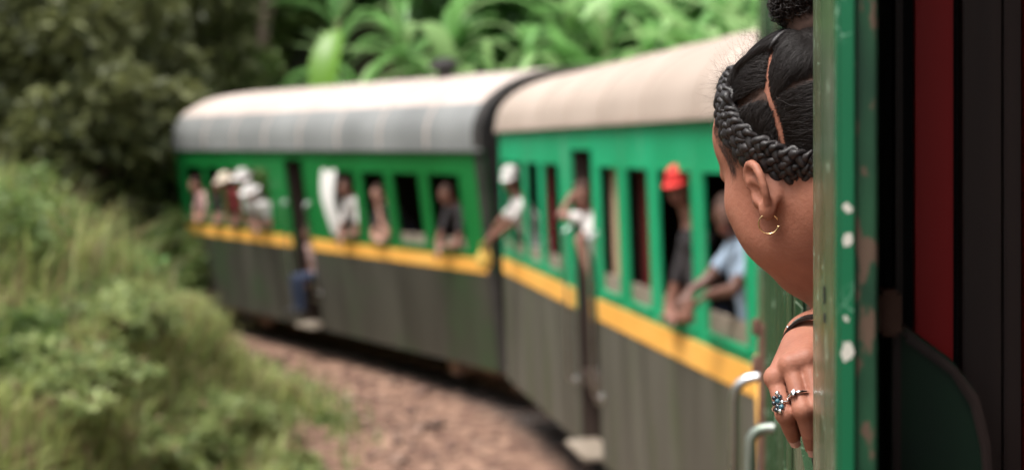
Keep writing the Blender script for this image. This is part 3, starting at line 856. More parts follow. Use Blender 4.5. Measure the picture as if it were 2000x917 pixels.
g1 = link('bank_grass', grass_mesh(90000, 5.5, 24, 2.5, 8.5, np.random.default_rng(5), xr=(-9, 2)), M['grass']); tag(g1, 'rough green and straw grass covering the bank beside the track', 'grass', kind='stuff')
g3 = link('tall_grass', grass_mesh(42000, 8, 26, 4.2, 10.5, np.random.default_rng(9), (.5, 1.25), .013, xr=(-11, -2)), M['grass']); tag(g3, 'tall feathery yellow-green grass on the slope left of the far coach', 'grass', kind='stuff')
g2 = link('verge_weeds', grass_mesh(9000, 10, 24, 2.0, 2.9, np.random.default_rng(6), (.05, .2), .01, xr=(-7, 2)), M['leaf_mid']); tag(g2, 'low green weeds along the foot of the bank', 'weeds', kind='stuff')
G_SH = 'leafy shrubs on the grassy bank'
rs = np.random.default_rng(77)
k = 0
for (x, Y, r_, h, mt) in ((40, 15, .9, 1.1, 'leaf_mid'), (150, 16.5, .9, 1.0, 'leaf_lush'), (240, 18.5, .8, 1.0, 'leaf_mid'), (312, 20.5, .5, .8, 'leaf_mid'), (-60, 13, .9, 1.2, 'leaf_mid'), (100, 19, 1.0, 1.5, 'leaf_lush'),
                          (200, 21.5, 1.0, 1.4, 'leaf_mid'), (285, 22.5, .8, 1.1, 'leaf_mid'), (30, 11, .5, .6, 'leaf_mid'), (180, 12.5, .5, .5, 'leaf_bank'), (335, 19.6, .35, .5, 'leaf_lush'),
                          (90, 9, .45, .4, 'leaf_mid'), (270, 11.6, .4, .35, 'leaf_bank'), (240, 10, .4, .3, 'leaf_mid'), (470, 13.6, .3, .25, 'leaf_bank'), (400, 11.5, .3, .25, 'leaf_bank'),
                          (120, 10.5, .55, .55, 'leaf_bank'), (330, 12.4, .5, .45, 'leaf_bank'), (430, 14.2, .45, .45, 'leaf_bank'), (500, 15.2, .40, .40, 'leaf_bank'), (380, 13.2, .5, .5, 'leaf_bank'), (540, 13.2, .35, .35, 'leaf_bank'), (470, 11.8, .45, .4, 'leaf_bank'), (220, 13.4, .6, .6, 'leaf_bank'), (20, 13.5, .7, .7, 'leaf_bank'), (310, 16.2, .6, .55, 'leaf_bank'), (120, 14.4, .7, .7, 'leaf_bank'), (560, 11.6, .35, .3, 'leaf_bank'), (330, 9.8, .4, .35, 'leaf_bank'),
                          (335, 24.0, .7, 2.0, 'leaf_mid'), (-150, 15, 1.2, 1.6, 'leaf_mid'), (-10, 21, 1.2, 1.8, 'leaf_mid')):
    make_shrub('bank_shrub', px(x, Y), Y, r_, h, M[mt], {'leaf_lush': 'bright', 'leaf_bank': 'soft mid', 'leaf_mid': 'olive'}[mt]+' green leafy shrub '+('low in the grass of the near bank' if Y < 14 else 'on the upper slope left of the far coach'), G_SH, 500+k, 3000, .095); k += 1

# ------------------------------------------------------------------ organic shapes: smooth unions of round cones and ellipsoids, meshed by surface nets
def rotm(ax, a):
    c, s = math.cos(a), math.sin(a)
    return np.array({'x': [[1, 0, 0], [0, c, -s], [0, s, c]], 'y': [[c, 0, s], [0, 1, 0], [-s, 0, c]], 'z': [[c, -s, 0], [s, c, 0], [0, 0, 1]]}[ax])
def d_cone(P, a, b, r1, r2):
    a = np.asarray(a, np.float32); b = np.asarray(b, np.float32); ba = b-a
    q = P-a; t = np.clip((q @ ba)/max(float(ba @ ba), 1e-12), 0, 1)
    return np.sqrt(((q-t[:, None]*ba)**2).sum(1)) - (r1+t*(r2-r1))
def d_path(P, pts, rs):
    d = d_cone(P, pts[0], pts[1], rs[0], rs[1])
    for i in range(1, len(pts)-1): d = np.minimum(d, d_cone(P, pts[i], pts[i+1], rs[i], rs[i+1]))
    return d
def d_ell(P, c, r, rot=None):
    q = P-np.asarray(c, np.float32)
    if rot is not None: q = q @ rot.astype(np.float32)
    r = np.asarray(r, np.float32)
    k0 = np.sqrt(((q/r)**2).sum(1)); k1 = np.sqrt(((q/(r*r))**2).sum(1))
    return np.where(k1 < 1e-9, -r.min(), k0*(k0-1)/np.maximum(k1, 1e-9))
def smin(a, b, k):
    h = np.maximum(k-np.abs(a-b), 0)/k
    return np.minimum(a, b)-h*h*k*.25
def smax(a, b, k): return -smin(-a, -b, k)

class Shape:
    """ordered list of (op, fn, k, group)"""
    def __init__(s): s.ops = []
    def cone(s, a, b, r1, r2=None, k=.01, g=0):
        s.ops.append(('u', ('c', a, b, r1, r1 if r2 is None else r2), k, g)); return s
    def chain(s, pts, rs, k=.01, g=0):
        s.ops.append(('u', ('p', [tuple(p) for p in pts], list(rs)), k, g)); return s
    def ell(s, c, r, rot=None, k=.01, g=0):
        s.ops.append(('u', ('e', c, r, rot), k, g)); return s
    def cut(s, c, r, rot=None, k=.01):
        s.ops.append(('s', ('e', c, r, rot), k, -1)); return s
    def xform(s, Rm, T, sc_=1.0):
        o = Shape()
        f = lambda p: tuple(Rm @ (np.asarray(p, float)*sc_) + T)
        for op, pr, k, g in s.ops:
            if pr[0] == 'c': q = ('c', f(pr[1]), f(pr[2]), pr[3]*sc_, pr[4]*sc_)
            elif pr[0] == 'p': q = ('p', [f(p) for p in pr[1]], [r*sc_ for r in pr[2]])
            else: q = ('e', f(pr[1]), tuple(np.asarray(pr[2])*sc_), Rm @ (pr[3] if pr[3] is not None else np.eye(3)))
            o.ops.append((op, q, k*sc_, g))
        return o
    def __call__(s, P, ids=False):
        P = np.asarray(P, np.float32)
        D = np.full(len(P), 1e3, np.float32); best = np.full(len(P), 1e3, np.float32); gid = np.zeros(len(P), np.int32)
        for op, pr, k, g in s.ops:
            d = {'c': d_cone, 'e': d_ell, 'p': d_path}[pr[0]](P, *pr[1:]).astype(np.float32)
            if op == 'u':
                D = smin(D, d, k)
                if ids:
                    m = d < best; best[m] = d[m]; gid[m] = g
            else: D = smax(D, -d, k)
        return (D, gid) if ids else D
    def bounds(s, pad):
        lo = np.full(3, 1e9); hi = -lo
        for op, pr, k, g in s.ops:
            if op != 'u': continue
            if pr[0] == 'p':
                for p, r in zip(pr[1], pr[2]): lo = np.minimum(lo, np.array(p)-r); hi = np.maximum(hi, np.array(p)+r)
            elif pr[0] == 'c':
                for p, r in ((pr[1], pr[3]), (pr[2], pr[4])): lo = np.minimum(lo, np.array(p)-r); hi = np.maximum(hi, np.array(p)+r)
            else:
                m = max(pr[2]); lo = np.minimum(lo, np.array(pr[1])-m); hi = np.maximum(hi, np.array(pr[1])+m)
        return lo-pad, hi+pad

def axis_pts(lo, hi, h, fine=None, hf=None):
    """grid coordinates lo..hi at step h, with a finer step inside fine=(a, b)"""
    if fine is None: return np.arange(lo, hi+h, h)
    a, b = max(fine[0], lo), min(fine[1], hi)
    def grade(n0, sgn, end):                     # steps growing away from the fine zone
        out = []; p = n0; st_ = hf
        while (end-p)*sgn > 0:
            st_ = min(h, st_*1.25); p += sgn*st_; out.append(p)
        return out
    return np.array(grade(a, -1, lo)[::-1]+list(np.arange(a, b, hf))+grade(b, 1, hi))

def surface_net(fn, axes, B=8):
    axes = [np.concatenate([x, x[-1]+(x[-1]-x[-2])*np.arange(1, 1+(-len(x)) % B)]) for x in axes]
    N = np.array([len(x) for x in axes]); nb = N//B
    ci = np.stack(np.meshgrid(*[np.arange(n) for n in nb], indexing='ij'), -1).reshape(-1, 3)
    bl = [x.reshape(-1, B) for x in axes]
    cen = np.stack([(bl[k][ci[:, k], 0]+bl[k][ci[:, k], -1])/2 for k in range(3)], 1)
    ext = np.stack([(bl[k][ci[:, k], -1]-bl[k][ci[:, k], 0])/2*B/(B-1)+.001 for k in range(3)], 1)
    rad = np.linalg.norm(ext, axis=1)
    dc = fn(cen)
    D = np.repeat(np.repeat(np.repeat(np.where(dc > 0, 1., -1.).astype(np.float32).reshape(nb), B, 0), B, 1), B, 2)
    act = ci[np.abs(dc) < rad*1.3+.008]
    off = np.stack(np.meshgrid(*[np.arange(B)]*3, indexing='ij'), -1).reshape(-1, 3)
    for i in range(0, len(act), 400):
        ii = (act[i:i+400, None]*B+off[None]).reshape(-1, 3)
        D[ii[:, 0], ii[:, 1], ii[:, 2]] = fn(np.stack([axes[k][ii[:, k]] for k in range(3)], 1))
    S = D < 0
    cnt = np.zeros(N-1, np.int8)
    cor = [(a, b, c) for a in (0, 1) for b in (0, 1) for c in (0, 1)]
    sl_ = lambda c, A: A[c[0]:A.shape[0]-1+c[0], c[1]:A.shape[1]-1+c[1], c[2]:A.shape[2]-1+c[2]]
    for c in cor: cnt += sl_(c, S)
    cells = np.argwhere((cnt > 0) & (cnt < 8))
    idm = np.full(N-1, -1, np.int32); idm[tuple(cells.T)] = np.arange(len(cells))
    cv = np.stack([D[cells[:, 0]+c[0], cells[:, 1]+c[1], cells[:, 2]+c[2]] for c in cor], 1)
    acc = np.zeros((len(cells), 3)); num = np.zeros(len(cells))
    for i in range(8):
        for j in range(i+1, 8):
            a, b = np.array(cor[i]), np.array(cor[j])
            if np.abs(a-b).sum() != 1: continue
            da, db = cv[:, i], cv[:, j]; m = (da < 0) != (db < 0)
            t = np.where(m, da/np.where(m, da-db, 1), 0)
            acc[m] += (a+(b-a)*t[:, None])[m]; num[m] += 1
    fr = acc/num[:, None]
    V = np.stack([axes[k][cells[:, k]]+(axes[k][cells[:, k]+1]-axes[k][cells[:, k]])*fr[:, k] for k in range(3)], 1)
    Fs = []
    for ax in range(3):
        u, v = (ax+1) % 3, (ax+2) % 3
        s0 = np.take(S, range(0, N[ax]-1), ax); s1 = np.take(S, range(1, N[ax]), ax)
        e = np.argwhere(s0 != s1)
        e = e[(e[:, u] > 0) & (e[:, v] > 0) & (e[:, u] < N[u]-1) & (e[:, v] < N[v]-1)]
        fl = s0[tuple(e.T)]
        q = []
        for du, dv in ((-1, -1), (0, -1), (0, 0), (-1, 0)):
            c = e.copy(); c[:, u] += du; c[:, v] += dv; q.append(idm[tuple(c.T)])
        q = np.stack(q, 1); q[~fl] = q[~fl][:, ::-1]; Fs.append(q)
    return V, np.concatenate(Fs)

# ------------------------------------------------------------------ the woman leaning out: head, hand, body as one skin
HEAD_R = rotm('z', R(28)) @ rotm('x', R(-25)) @ rotm('y', R(-3))
HEAD_C = np.array([.2915, 1.385, H-.006])
HS = .985
EAR_C = np.array([-.0690, .010, -.035])
def head_shape():
    s = Shape()
    s.ell((0, -.014, .032), (.073, .096, .084), k=.01)                    # cranium
    s.ell((0, .028, -.025), (.062, .066, .082), k=.045)                   # face block
    s.ell((0, .048, .045), (.058, .046, .045), k=.03)                     # forehead
    s.ell((0, .030, -.078), (.052, .052, .036), rotm('x', R(-12)), k=.035)  # jaw
    s.ell((0, .066, -.103), (.022, .020, .017), k=.03)                    # chin
    for q in (-1, 1):
        s.ell((q*.045, .060, -.026), (.020, .022, .019), k=.03)           # cheekbone
        s.ell((q*.040, .052, -.060), (.022, .026, .026), k=.03)           # cheek
        s.ell((q*.026, .086, .017), (.018, .010, .008), k=.014)           # brow
        s.cut((q*.029, .108, .000), (.015, .015, .011), k=.012)
        s.ell((q*.030, .0815, .000), (.0135, .0135, .0105), k=.003)       # lids over the eyeball
        s.cut((q*.030, .098, -.001), (.0115, .0065, .0042), k=.002)
    s.cone((0, .090, .004), (0, .099, -.030), .0075, .010, k=.012)        # nose
    for q in (-1, 1): s.ell((q*.012, .095, -.036), (.008, .010, .007), k=.008)
    s.ell((0, .084, -.064), (.021, .012, .0065), k=.008, g=3)             # lips
    s.ell((0, .082, -.075), (.018, .012, .0075), k=.006, g=3)
    # ears
    for q in (-1, 1):
        c = EAR_C*np.array([-q, 1, 1])
        def e(y, z, o): return (c[0]+q*o*.85, c[1]+y*.84, c[2]+z*.80)
        rz = rotm('z', R(-q*30)) @ rotm('x', R(-16))
        s.ell(e(-.012, .004, .0055), (.0055, .0155, .0215), rz, k=.012)
        s.cut(e(-.004, -.001, .0150), (.0052, .0080, .0120), rz, k=.004)
        hel = np.array([e(.004, .004, .003), e(.007, .014, .005), e(.005, .024, .0075), e(-.002, .0315, .0105), e(-.011, .0345, .0135), e(-.020, .0315, .0160), e(-.0265, .024, .0178), e(-.029, .013, .0182), e(-.028, .001, .0172), e(-.0245, -.010, .0150), e(-.019, -.018, .0120), e(-.013, -.024, .0092)])
        s.chain([tuple(p) for p in hel], [.0024, .0030, .0035, .0038, .0040, .0041, .0041, .0040, .0038, .0037, .0039, .0042], k=.006)
        s.ell(e(-.0085, -.0265, .0078), (.0046, .0074, .0082), rotm('z', R(-q*25)), k=.008)   # lobe
        s.ell(e(.0045, -.008, .0055), (.0042, .0045, .0070), k=.006)                          # tragus
    return s
NECK_LO = np.array([.375, 1.47, H-.215])
def hand_pts():
    f = [[(.2385, 1.287, -.2098), (.2430, 1.266, -.2370), (.2495, 1.276, -.2525), (.2560, 1.291, -.2645)],
         [(.2505, 1.278, -.1965), (.2565, 1.254, -.2310), (.2637, 1.262, -.2545), (.2690, 1.277, -.2695)],
         [(.2648, 1.276, -.1910), (.2700, 1.253, -.2270), (.2748, 1.259, -.2540), (.2780, 1.273, -.2710)],
         [(.2786, 1.284, -.1940), (.2830, 1.264, -.2210), (.2858, 1.268, -.2375), (.2877, 1.279, -.2475)]]
    return [[(x, y, H+z) for x, y, z in q] for q in f]
WR = np.array([.2890, 1.352, H-.1800]); ELB = np.array([.475, 1.44, H-.150])
FW = (.0081, .0083, .0078, .0069)
def girl_shape():
    s = head_shape().xform(HEAD_R, HEAD_C, HS)
    nk = HEAD_C+HEAD_R @ np.array([0, -.030, -.062])
    s.cone(nk, NECK_LO, .050, .058, k=.03, g=0)
    # torso, leaning from the seat
    ch = np.array([.47, 1.53, H-.40]); pv = np.array([.68, 1.60, H-.80])
    s.cone(NECK_LO+np.array([.02, .02, -.03]), ch, .085, .125, k=.06, g=1)
    s.cone(ch, pv, .125, .14, k=.06, g=1)
    shl = np.array([.36, 1.52, H-.255]); shr = np.array([.50, 1.66, H-.27])
    s.cone(NECK_LO+np.array([.01, .01, -.04]), shl+np.array([.02, 0, -.01]), .055, .05, k=.04, g=1)
    s.cone(NECK_LO+np.array([.03, .05, -.05]), shr, .055, .055, k=.04, g=1)
    shl = np.array([.44, 1.47, H-.30])
    # left arm over the sill, hand hanging outside
    s.chain([shl, ELB+np.array([.04, -.03, -.03]), ELB], [.046, .040, .037], k=.03, g=0)
    s.chain([ELB, (ELB+WR)/2, WR], [.037, .034, .0255], k=.02, g=0)
    F = hand_pts()
    for i, (q, w_) in enumerate(zip(F, FW)):
        k0 = np.array(q[0]); base = WR+(k0-WR)*.08+np.array([-.012+.007*i, 0, .002])
        s.cone(base, k0, .0145, w_+.0006, k=.012, g=0)
        s.cone(base+np.array([0, -.004, .006]), k0+np.array([0, 0, .0035]), .006, .0050, k=.008, g=0)   # tendon
    for i, (q, w_) in enumerate(zip(F, FW)):
        s.ell(np.array(q[0])+np.array([-.001, -.002, .002]), (w_+.0012,)*3, k=.006, g=0)
        s.chain(q, [w_+.0004, w_*.96, w_*.86, w_*.74], k=.0022, g=0)
        s.ell(q[1], (w_+.0008,)*3, k=.004, g=0)
    s.chain([(.272, 1.342, H-.196), (.258, 1.330, H-.218), (.2565, 1.318, H-.243), (.261, 1.314, H-.262)], [.0145, .0105, .0092, .0076], k=.012, g=0)
    # right arm folded on the lap, legs on the bench
    re = np.array([.64, 1.72, H-.52]); rw = np.array([.52, 1.58, H-.66])
    s.chain([shr, re, rw], [.05, .042, .028], k=.03, g=0)
    s.ell(rw+np.array([-.05, -.03, -.01]), (.05, .025, .035), k=.02, g=0)
    for q in (-.09, .09):
        hp = pv+np.array([.05, q, -.03]); kn = hp+np.array([.36, q*.3, .0]); an = kn+np.array([-.03, 0, -.46])
        s.chain([hp, kn, an], [.085, .062, .042], k=.04, g=2)
        s.cone(an+np.array([0, 0, -.03]), an+np.array([.14, 0, -.045]), .038, .03, k=.02, g=2)
    return s

def sdf_object(name, fn, h, mats, parent, pad=.01, newton=True, bounds=None, loc0=(0, 0, 0), fine=None, hf=None):
    lo, hi = bounds if bounds else fn.bounds(pad)
    V, F = surface_net(fn, [axis_pts(lo[k], hi[k], h, fine[k] if fine else None, hf) for k in range(3)])
    if newton:
        e_ = (hf or h)*.3
        d = fn(V); g = np.stack([(fn(V+e)-fn(V-e))/(2*e_) for e in np.eye(3)*e_], 1)
        gn = np.maximum(np.linalg.norm(g, axis=1), .3)
        V = V-np.clip(d/gn, -2*e_, 2*e_)[:, None]*(g/gn[:, None])
    me = np_mesh(name, V-np.asarray(loc0), F)
    o = link(name, me, mats, parent, True)
    return o, V, F

def set_groups(o, fn, V, F):
    _, gid = fn(V[F].mean(1), ids=True)
    o.data.polygons.foreach_set('material_index', gid.astype(np.int32))

def hair_curves(name, strands, r0, mat, parent, loc0, tip=.35):
    hc = bpy.data.hair_curves.new(name)
    hc.add_curves([len(s_) for s_ in strands])
    P = np.concatenate(strands).astype(np.float32)-np.asarray(loc0, np.float32)
    hc.attributes['position'].data.foreach_set('vector', P.ravel())
    ra = hc.attributes.get('radius') or hc.attributes.new('radius', 'FLOAT', 'POINT')
    rr = np.concatenate([np.linspace(1, tip, len(s_)) for s_ in strands])*r0
    ra.data.foreach_set('value', rr.astype(np.float32))
    hc.materials.append(mat)
    o = bpy.data.objects.new(name, hc); COL.objects.link(o); o.parent = parent
    return o

def mat_skin(name, col, dark, sss=.10):
    m = mat_noise(name, dark, col, 26, (1, 1, 1), (.48, .68), 6, bump=.35, bscale=260, lo=.3, hi=.68, bdist=.0016, spec=.38, c3=(dark[0]*.75, dark[1]*.62, dark[2]*.6), scale3=45, lo3=.62, hi3=.9)
    b = m.node_tree.nodes['Principled BSDF']
    b.inputs['Subsurface Weight'].default_value = sss
    b.inputs['Subsurface Radius'].default_value = (1, .35, .2)
    b.inputs['Subsurface Scale'].default_value = .005
    return m
M['skin'] = mat_skin('warm_brown_skin', (.37, .155, .100), (.29, .110, .070))
M['lips'] = mat_plain('lip', (.36, .10, .09), .4)
M['black_hair'] = mat_noise('black_hair', (.008, .006, .006), (.022, .017, .018), 90, (1, 1, 1), (.40, .58), spec=.5, bump=.6, bscale=900, bdist=.0006)
M['hair_base'] = mat_noise('hair_underlayer', (.045, .025, .019), (.075, .042, .032), 120, (1, 1, 1), (.75, .9), spec=.2)
M['strand'] = mat_plain('hair_strand', (.012, .008, .007), .5, spec=.32)
M['top_black'] = mat_noise('black_cotton', (.015, .015, .017), (.03, .03, .032), 30, (1, 1, 1), (.8, .95))
M['denim'] = mat_noise('dark_denim', (.02, .03, .06), (.04, .055, .10), 40, (1, 1, 1), (.8, .95))
M['gold'] = mat_plain('gold', (.95, .68, .36), .18, 1.0)
M['silver'] = mat_plain('silver', (.85, .85, .86), .15, 1.0)
M['leather'] = mat_plain('black_leather', (.012, .011, .011), .35)
M['stone'] = mat_plain('dark_stone', (.01, .02, .03), .05, 0, 1.0)
M['turquoise'] = mat_plain('turquoise', (.04, .13, .17), .12, 0, .8)
M['nail'] = mat_plain('nail', (.62, .36, .32), .25)
M['eye'] = mat_plain('eye_white', (.75, .72, .68), .1)
M['iris'] = mat_plain('iris', (.03, .015, .008), .08)

GL = Vector((.68, 1.60, 2.15))                      # where she sits
girl = empty('person', GL); tag(girl, 'woman with braided black hair and hoop earring leaning out of the nearest window, hand hanging', 'person')
L0 = np.array(GL)
gs = girl_shape()
body, V_, F_ = sdf_object('body', gs, .016, [M['skin'], M['top_black'], M['denim'], M['lips']], girl, .03, loc0=L0, fine=((.205, .40), (1.235, 1.49), (H-.285, H+.125)), hf=.0023)
set_groups(body, gs, V_, F_)
def hw(p): return HEAD_R @ (np.asarray(p, float)*HS)+HEAD_C
def hl(P): return np.asarray(P) @ (HEAD_R*HS).T+HEAD_C
def ob(mb, name, mat, parent=girl, **kw):
    mb.v = [(a-L0[0], b-L0[1], c-L0[2]) for a, b, c in mb.v]
    return mb.build(name, mat, parent, **kw)
for q in (-1, 1):
    c = hw((q*.031, .0835, 0)); fw = HEAD_R @ np.array([0, 1, 0])
    bm = bmesh.new(); bmesh.ops.create_uvsphere(bm, u_segments=20, v_segments=14, radius=.0119)
    me = bpy.data.meshes.new('eye'); bm.to_mesh(me); bm.free()
    me.materials.append(M['eye']); me.materials.append(M['iris'])
    o = link('eye', me, None, girl, True); o.location = c-L0
    for p in me.polygons:
        if (Vector(p.center).normalized()).dot(Vector(fw)) > .86: p.material_index = 1

# hair: a close cap with partings cut into it
CC = np.array([0, -.014, .032]); CR = np.array([.073, .096, .084])
def on_scalp(P, off):
    q = (np.asarray(P, float)-CC)/CR
    q = q/np.linalg.norm(q, axis=-1, keepdims=True)
    nrm = q/CR; nrm = nrm/np.linalg.norm(nrm, axis=-1, keepdims=True)
    return CC+q*CR+nrm*np.asarray(off)[..., None] if np.ndim(off) else CC+q*CR+nrm*off
def resample(P, n):
    P = np.asarray(P, float)
    # Catmull-Rom then even spacing
    Q = []
    for i in range(len(P)-1):
        a0, a1, a2, a3 = P[max(i-1, 0)], P[i], P[i+1], P[min(i+2, len(P)-1)]
        for t in np.linspace(0, 1, 16, endpoint=False):
            Q.append(.5*(2*a1+(a2-a0)*t+(2*a0-5*a1+4*a2-a3)*t*t+(3*a1-a0-3*a2+a3)*t**3))
    Q.append(P[-1]); Q = np.array(Q)
    s = np.concatenate([[0], np.cumsum(np.linalg.norm(np.diff(Q, axis=0), axis=1))])
    u = np.linspace(0, s[-1], n)
    return np.stack([np.interp(u, s, Q[:, k]) for k in range(3)], 1)
BRAID = [(.012, .050, .107), (-.018, .044, .107), (-.040, .032, .099), (-.055, .0225, .088), (-.0645, .0185, .0765), (-.0700, .0165, .064), (-.0745, .013, .043), (-.0758, .0003, .0165), (-.0715, -.0145, -.0045), (-.0627, -.029, -.0205), (-.0510, -.045, -.0325), (-.03, -.068, -.040), (0, -.078, -.044), (.035, -.066, -.04)]
PART1 = [(-.012, -.040, .112), (-.0355, -.0458, .1014), (-.050, -.048, .087), (-.0598, -.0485, .0723), (-.0672, -.0464, .0543), (-.0701, -.0458, .033), (-.0683, -.044, .0122), (-.0653, -.0366, -.0032)]
PART2 = [(-.0720, .004, .0555), (-.0712, -.0036, .054), (-.0717, -.0286, .0498), (-.0679, -.046, .0518)]
PART3 = [(-.0684, -.0498, .0417), (-.061, -.0683, .0402), (-.0483, -.087, .0409), (-.025, -.104, .043), (0, -.109, .045)]
gyy = [-.12, -.09, -.07, -.045, -.029, -.0145, .0003, .013, .0165, .025, .06, .09]
gzz = [-.055, -.052, -.048, -.039, -.027, -.0105, .0105, .0375, .058, .074, .086, .092]
class HairCap:
    def __call__(s, P):
        P = np.asarray(P, np.float32)
        d = smin(d_ell(P, CC, CR), d_ell(P, (0, .048, .045), (.058, .046, .045)), .03)-.0028
        d = smax(d, (np.interp(P[:, 1], gyy, gzz)-P[:, 2]).astype(np.float32)*.72, .006)
        return d
cap = HairCap()
class CapCut:
    def __init__(s): s.caps = [on_scalp(resample(p, 22), .0035) for p in (PART1, PART2, PART3)]
    def __call__(s, P):
        d = cap(P); P = np.asarray(P, np.float32)
        for q, w_ in zip(s.caps, (.0055, .0034, .0034)):
            near = np.full(len(P), 1e3, np.float32)
            for a, b in zip(q[:-1], q[1:]): near = np.minimum(near, d_cone(P, a, b, w_, w_))
            d = smax(d, -near, .003)
        return d
class InWorld:
    def __init__(s, f): s.f = f
    def __call__(s, P): return s.f((np.asarray(P)-HEAD_C) @ HEAD_R/HS)*HS
hb = (HEAD_C-.15, HEAD_C+.15)
hair, Vh, Fh = sdf_object('hair', InWorld(CapCut()), .0024, [M['hair_base']], girl, bounds=hb, loc0=L0, newton=False)

def frame_on(P):
    T = np.gradient(P, axis=0); T /= np.linalg.norm(T, axis=1)[:, None]
    q = (P-CC)/CR**2; N = q/np.linalg.norm(q, axis=1)[:, None]
    Bn = np.cross(T, N); Bn /= np.linalg.norm(Bn, axis=1)[:, None]
    return T, N, Bn
# combed strands lying on the cap, section by section
rg = np.random.default_rng(11)
def section(S, E, n, r_off=(.0034, .0062), wav=.0034, npt=14, bulge=.003):
    S = resample(S, 60); E = resample(E, 60); out = []
    for _ in range(n):
        t = rg.uniform(0, 59); i = int(t); j = min(i+1, 59); f = t-i
        a = S[i]*(1-f)+S[j]*f; b = E[i]*(1-f)+E[j]*f
        a = a+rg.normal(0, .0012, 3); b = b+rg.normal(0, .0016, 3)
        a = a+(b-a)/max(np.linalg.norm(b-a), 1e-6)*(.0044+.015*rg.uniform(0, 1)**2)
        u = np.linspace(0, 1, npt)[:, None]
        P = a*(1-u)+b*u
        ph = rg.uniform(0, 6.28, 3); fr = rg.uniform(4, 9)
        P = P+np.sin(u*fr+ph)*wav*rg.uniform(.3, 1.2)*np.sin(np.pi*u)
        off = rg.uniform(*r_off)+bulge*np.sin(np.pi*u[:, 0])*rg.uniform(0, 1)-.0030*(1-u[:, 0])**3
        out.append(hl(on_scalp(P, off)))
    return out
BUN = np.array([-.010, -.066, .111])
TW = [(-.0704, .0150, .062), (-.0650, .0085, .078), (-.0575, -.0060, .0907), (-.0545, -.0300, .0925), (-.0450, -.050, .0945), (-.028, -.062, .1015)]
st = []
st += section(PART1[1:5], TW[::-1][1:6], 2600)
st += section([(-.0715, .002, .053), (-.0717, -.0286, .0485), (-.069, -.0455, .037), (-.066, -.040, .005)], [(-.0745, .0085, .045), (-.0755, -.002, .026), (-.0735, -.010, .010), (-.069, -.022, -.006)], 2000)
st += section(PART1[0:4], [(-.012, -.055, .110), (-.020, -.062, .106), (-.028, -.072, .098), (-.034, -.080, .088)], 1900)
st += section(PART1[3:6], [(-.030, -.076, .095), (-.034, -.084, .083), (-.040, -.089, .066)], 2400)
up_ = [(-.042, -.086, .070), (-.036, -.092, .070), (-.03, -.098, .066), (-.018, -.104, .062), (0, -.107, .06)]
st += section(PART3, up_, 1600)
st += section(up_, [tuple(BUN+np.array(d_)) for d_ in ((-.012, -.004, -.004), (-.010, -.008, -.004), (-.008, -.012, -.006), (-.004, -.014, -.006), (0, -.016, -.006))], 1300)
st += section(PART1[5:8]+[(-.062, -.034, -.012)], [(-.038, -.094, .032), (-.040, -.092, .014), (-.044, -.082, -.006), (-.048, -.066, -.022)], 2400)
st += section(PART3, [(-.048, -.078, .012), (-.042, -.088, .004), (-.033, -.094, .0), (-.02, -.1, -.004), (0, -.10, -.01)], 1500)
st += section([(-.060, .022, .084), (-.04, .040, .100), (0, .060, .106), (.04, .045, .098), (.062, .03, .08), (.073, .01, .04), (.072, -.02, .0)], [tuple(BUN+d_) for d_ in ((-.014, .006, 0), (-.008, .010, 0), (0, .012, 0), (.01, .010, 0), (.014, .004, -.002), (.016, -.004, -.004), (.016, -.010, -.008))], 2800)
st += section([(.070, -.03, .0), (.05, -.07, -.03), (0, -.085, -.04), (-.03, -.075, -.03)], [tuple(BUN+d_) for d_ in ((.016, -.010, -.006), (.010, -.016, -.01), (0, -.018, -.012), (-.010, -.014, -.01))], 1500)
# fibres wound on the twist
P_ = on_scalp(resample(TW, 40), .0062); T_, N_, B_ = frame_on(P_)
for _ in range(700):
    a0 = rg.uniform(0, 6.28); rr = .0060*rg.uniform(.85, 1.1); i0 = rg.integers(0, 22); i1 = min(39, i0+rg.integers(10, 20))
    ph = a0+np.arange(i0, i1)*.10; env = np.sin(math.pi*np.clip(.15+.85*np.arange(i0, i1)/39, 0, 1))*.45+.55
    st.append(hl(P_[i0:i1]+(B_[i0:i1]*np.cos(ph)[:, None]+N_[i0:i1]*np.sin(ph)[:, None])*(rr*env)[:, None]))
hair_curves('hair_strands', st, .00026, M['strand'], girl, L0)

# plaits
def plait(path, shift, lift, aw, rt, period, name='braid', n=420, taper=None):
    P = resample(path, n); T, N, Bn = frame_on(P)
    s = np.concatenate([[0], np.cumsum(np.linalg.norm(np.diff(P, axis=0), axis=1))])
    sh = shift if np.ndim(shift) else np.full(n, shift)
    P = on_scalp(P+Bn*sh[:, None], lift)
    T, N, Bn = frame_on(P)
    mb = MB(); shift_seed = period*1e4
    P = P+Bn*(.0011*np.sin(s*210+shift_seed)+.0008*np.sin(s*337))[:, None]
    for k in range(3):
        ph = .35*np.sin(s*120+shift_seed)+s/period*2*math.pi+k*2*math.pi/3
        Q = P+Bn*(aw*np.sin(ph))[:, None]+N*(aw*.62*np.sin(2*ph))[:, None]
        r_ = rt*(1+.10*np.sin(s*170+shift_seed)+.07*np.sin(s*263+2*shift_seed)+.30*np.cos(2*ph+.6)+.08*np.sin(s*410+k))
        mb.tube([tuple(p) for p in hl(Q)], list(r_*HS), 8)
    return ob(mb, name, M['black_hair'], autos=None, smooth=True)
sb = np.interp(np.linspace(0, 1, 420), [0, .2, .35, .5, 1], [.45, .6, .85, 1, 1])
plait(BRAID, sb*.0112, .0086, .0060, .0045, .0350)
plait(BRAID, -sb*.0112, .0084, .0058, .0044, .0335)
plait(BRAID, sb*.0004, .0098, .0056, .0043, .0318)
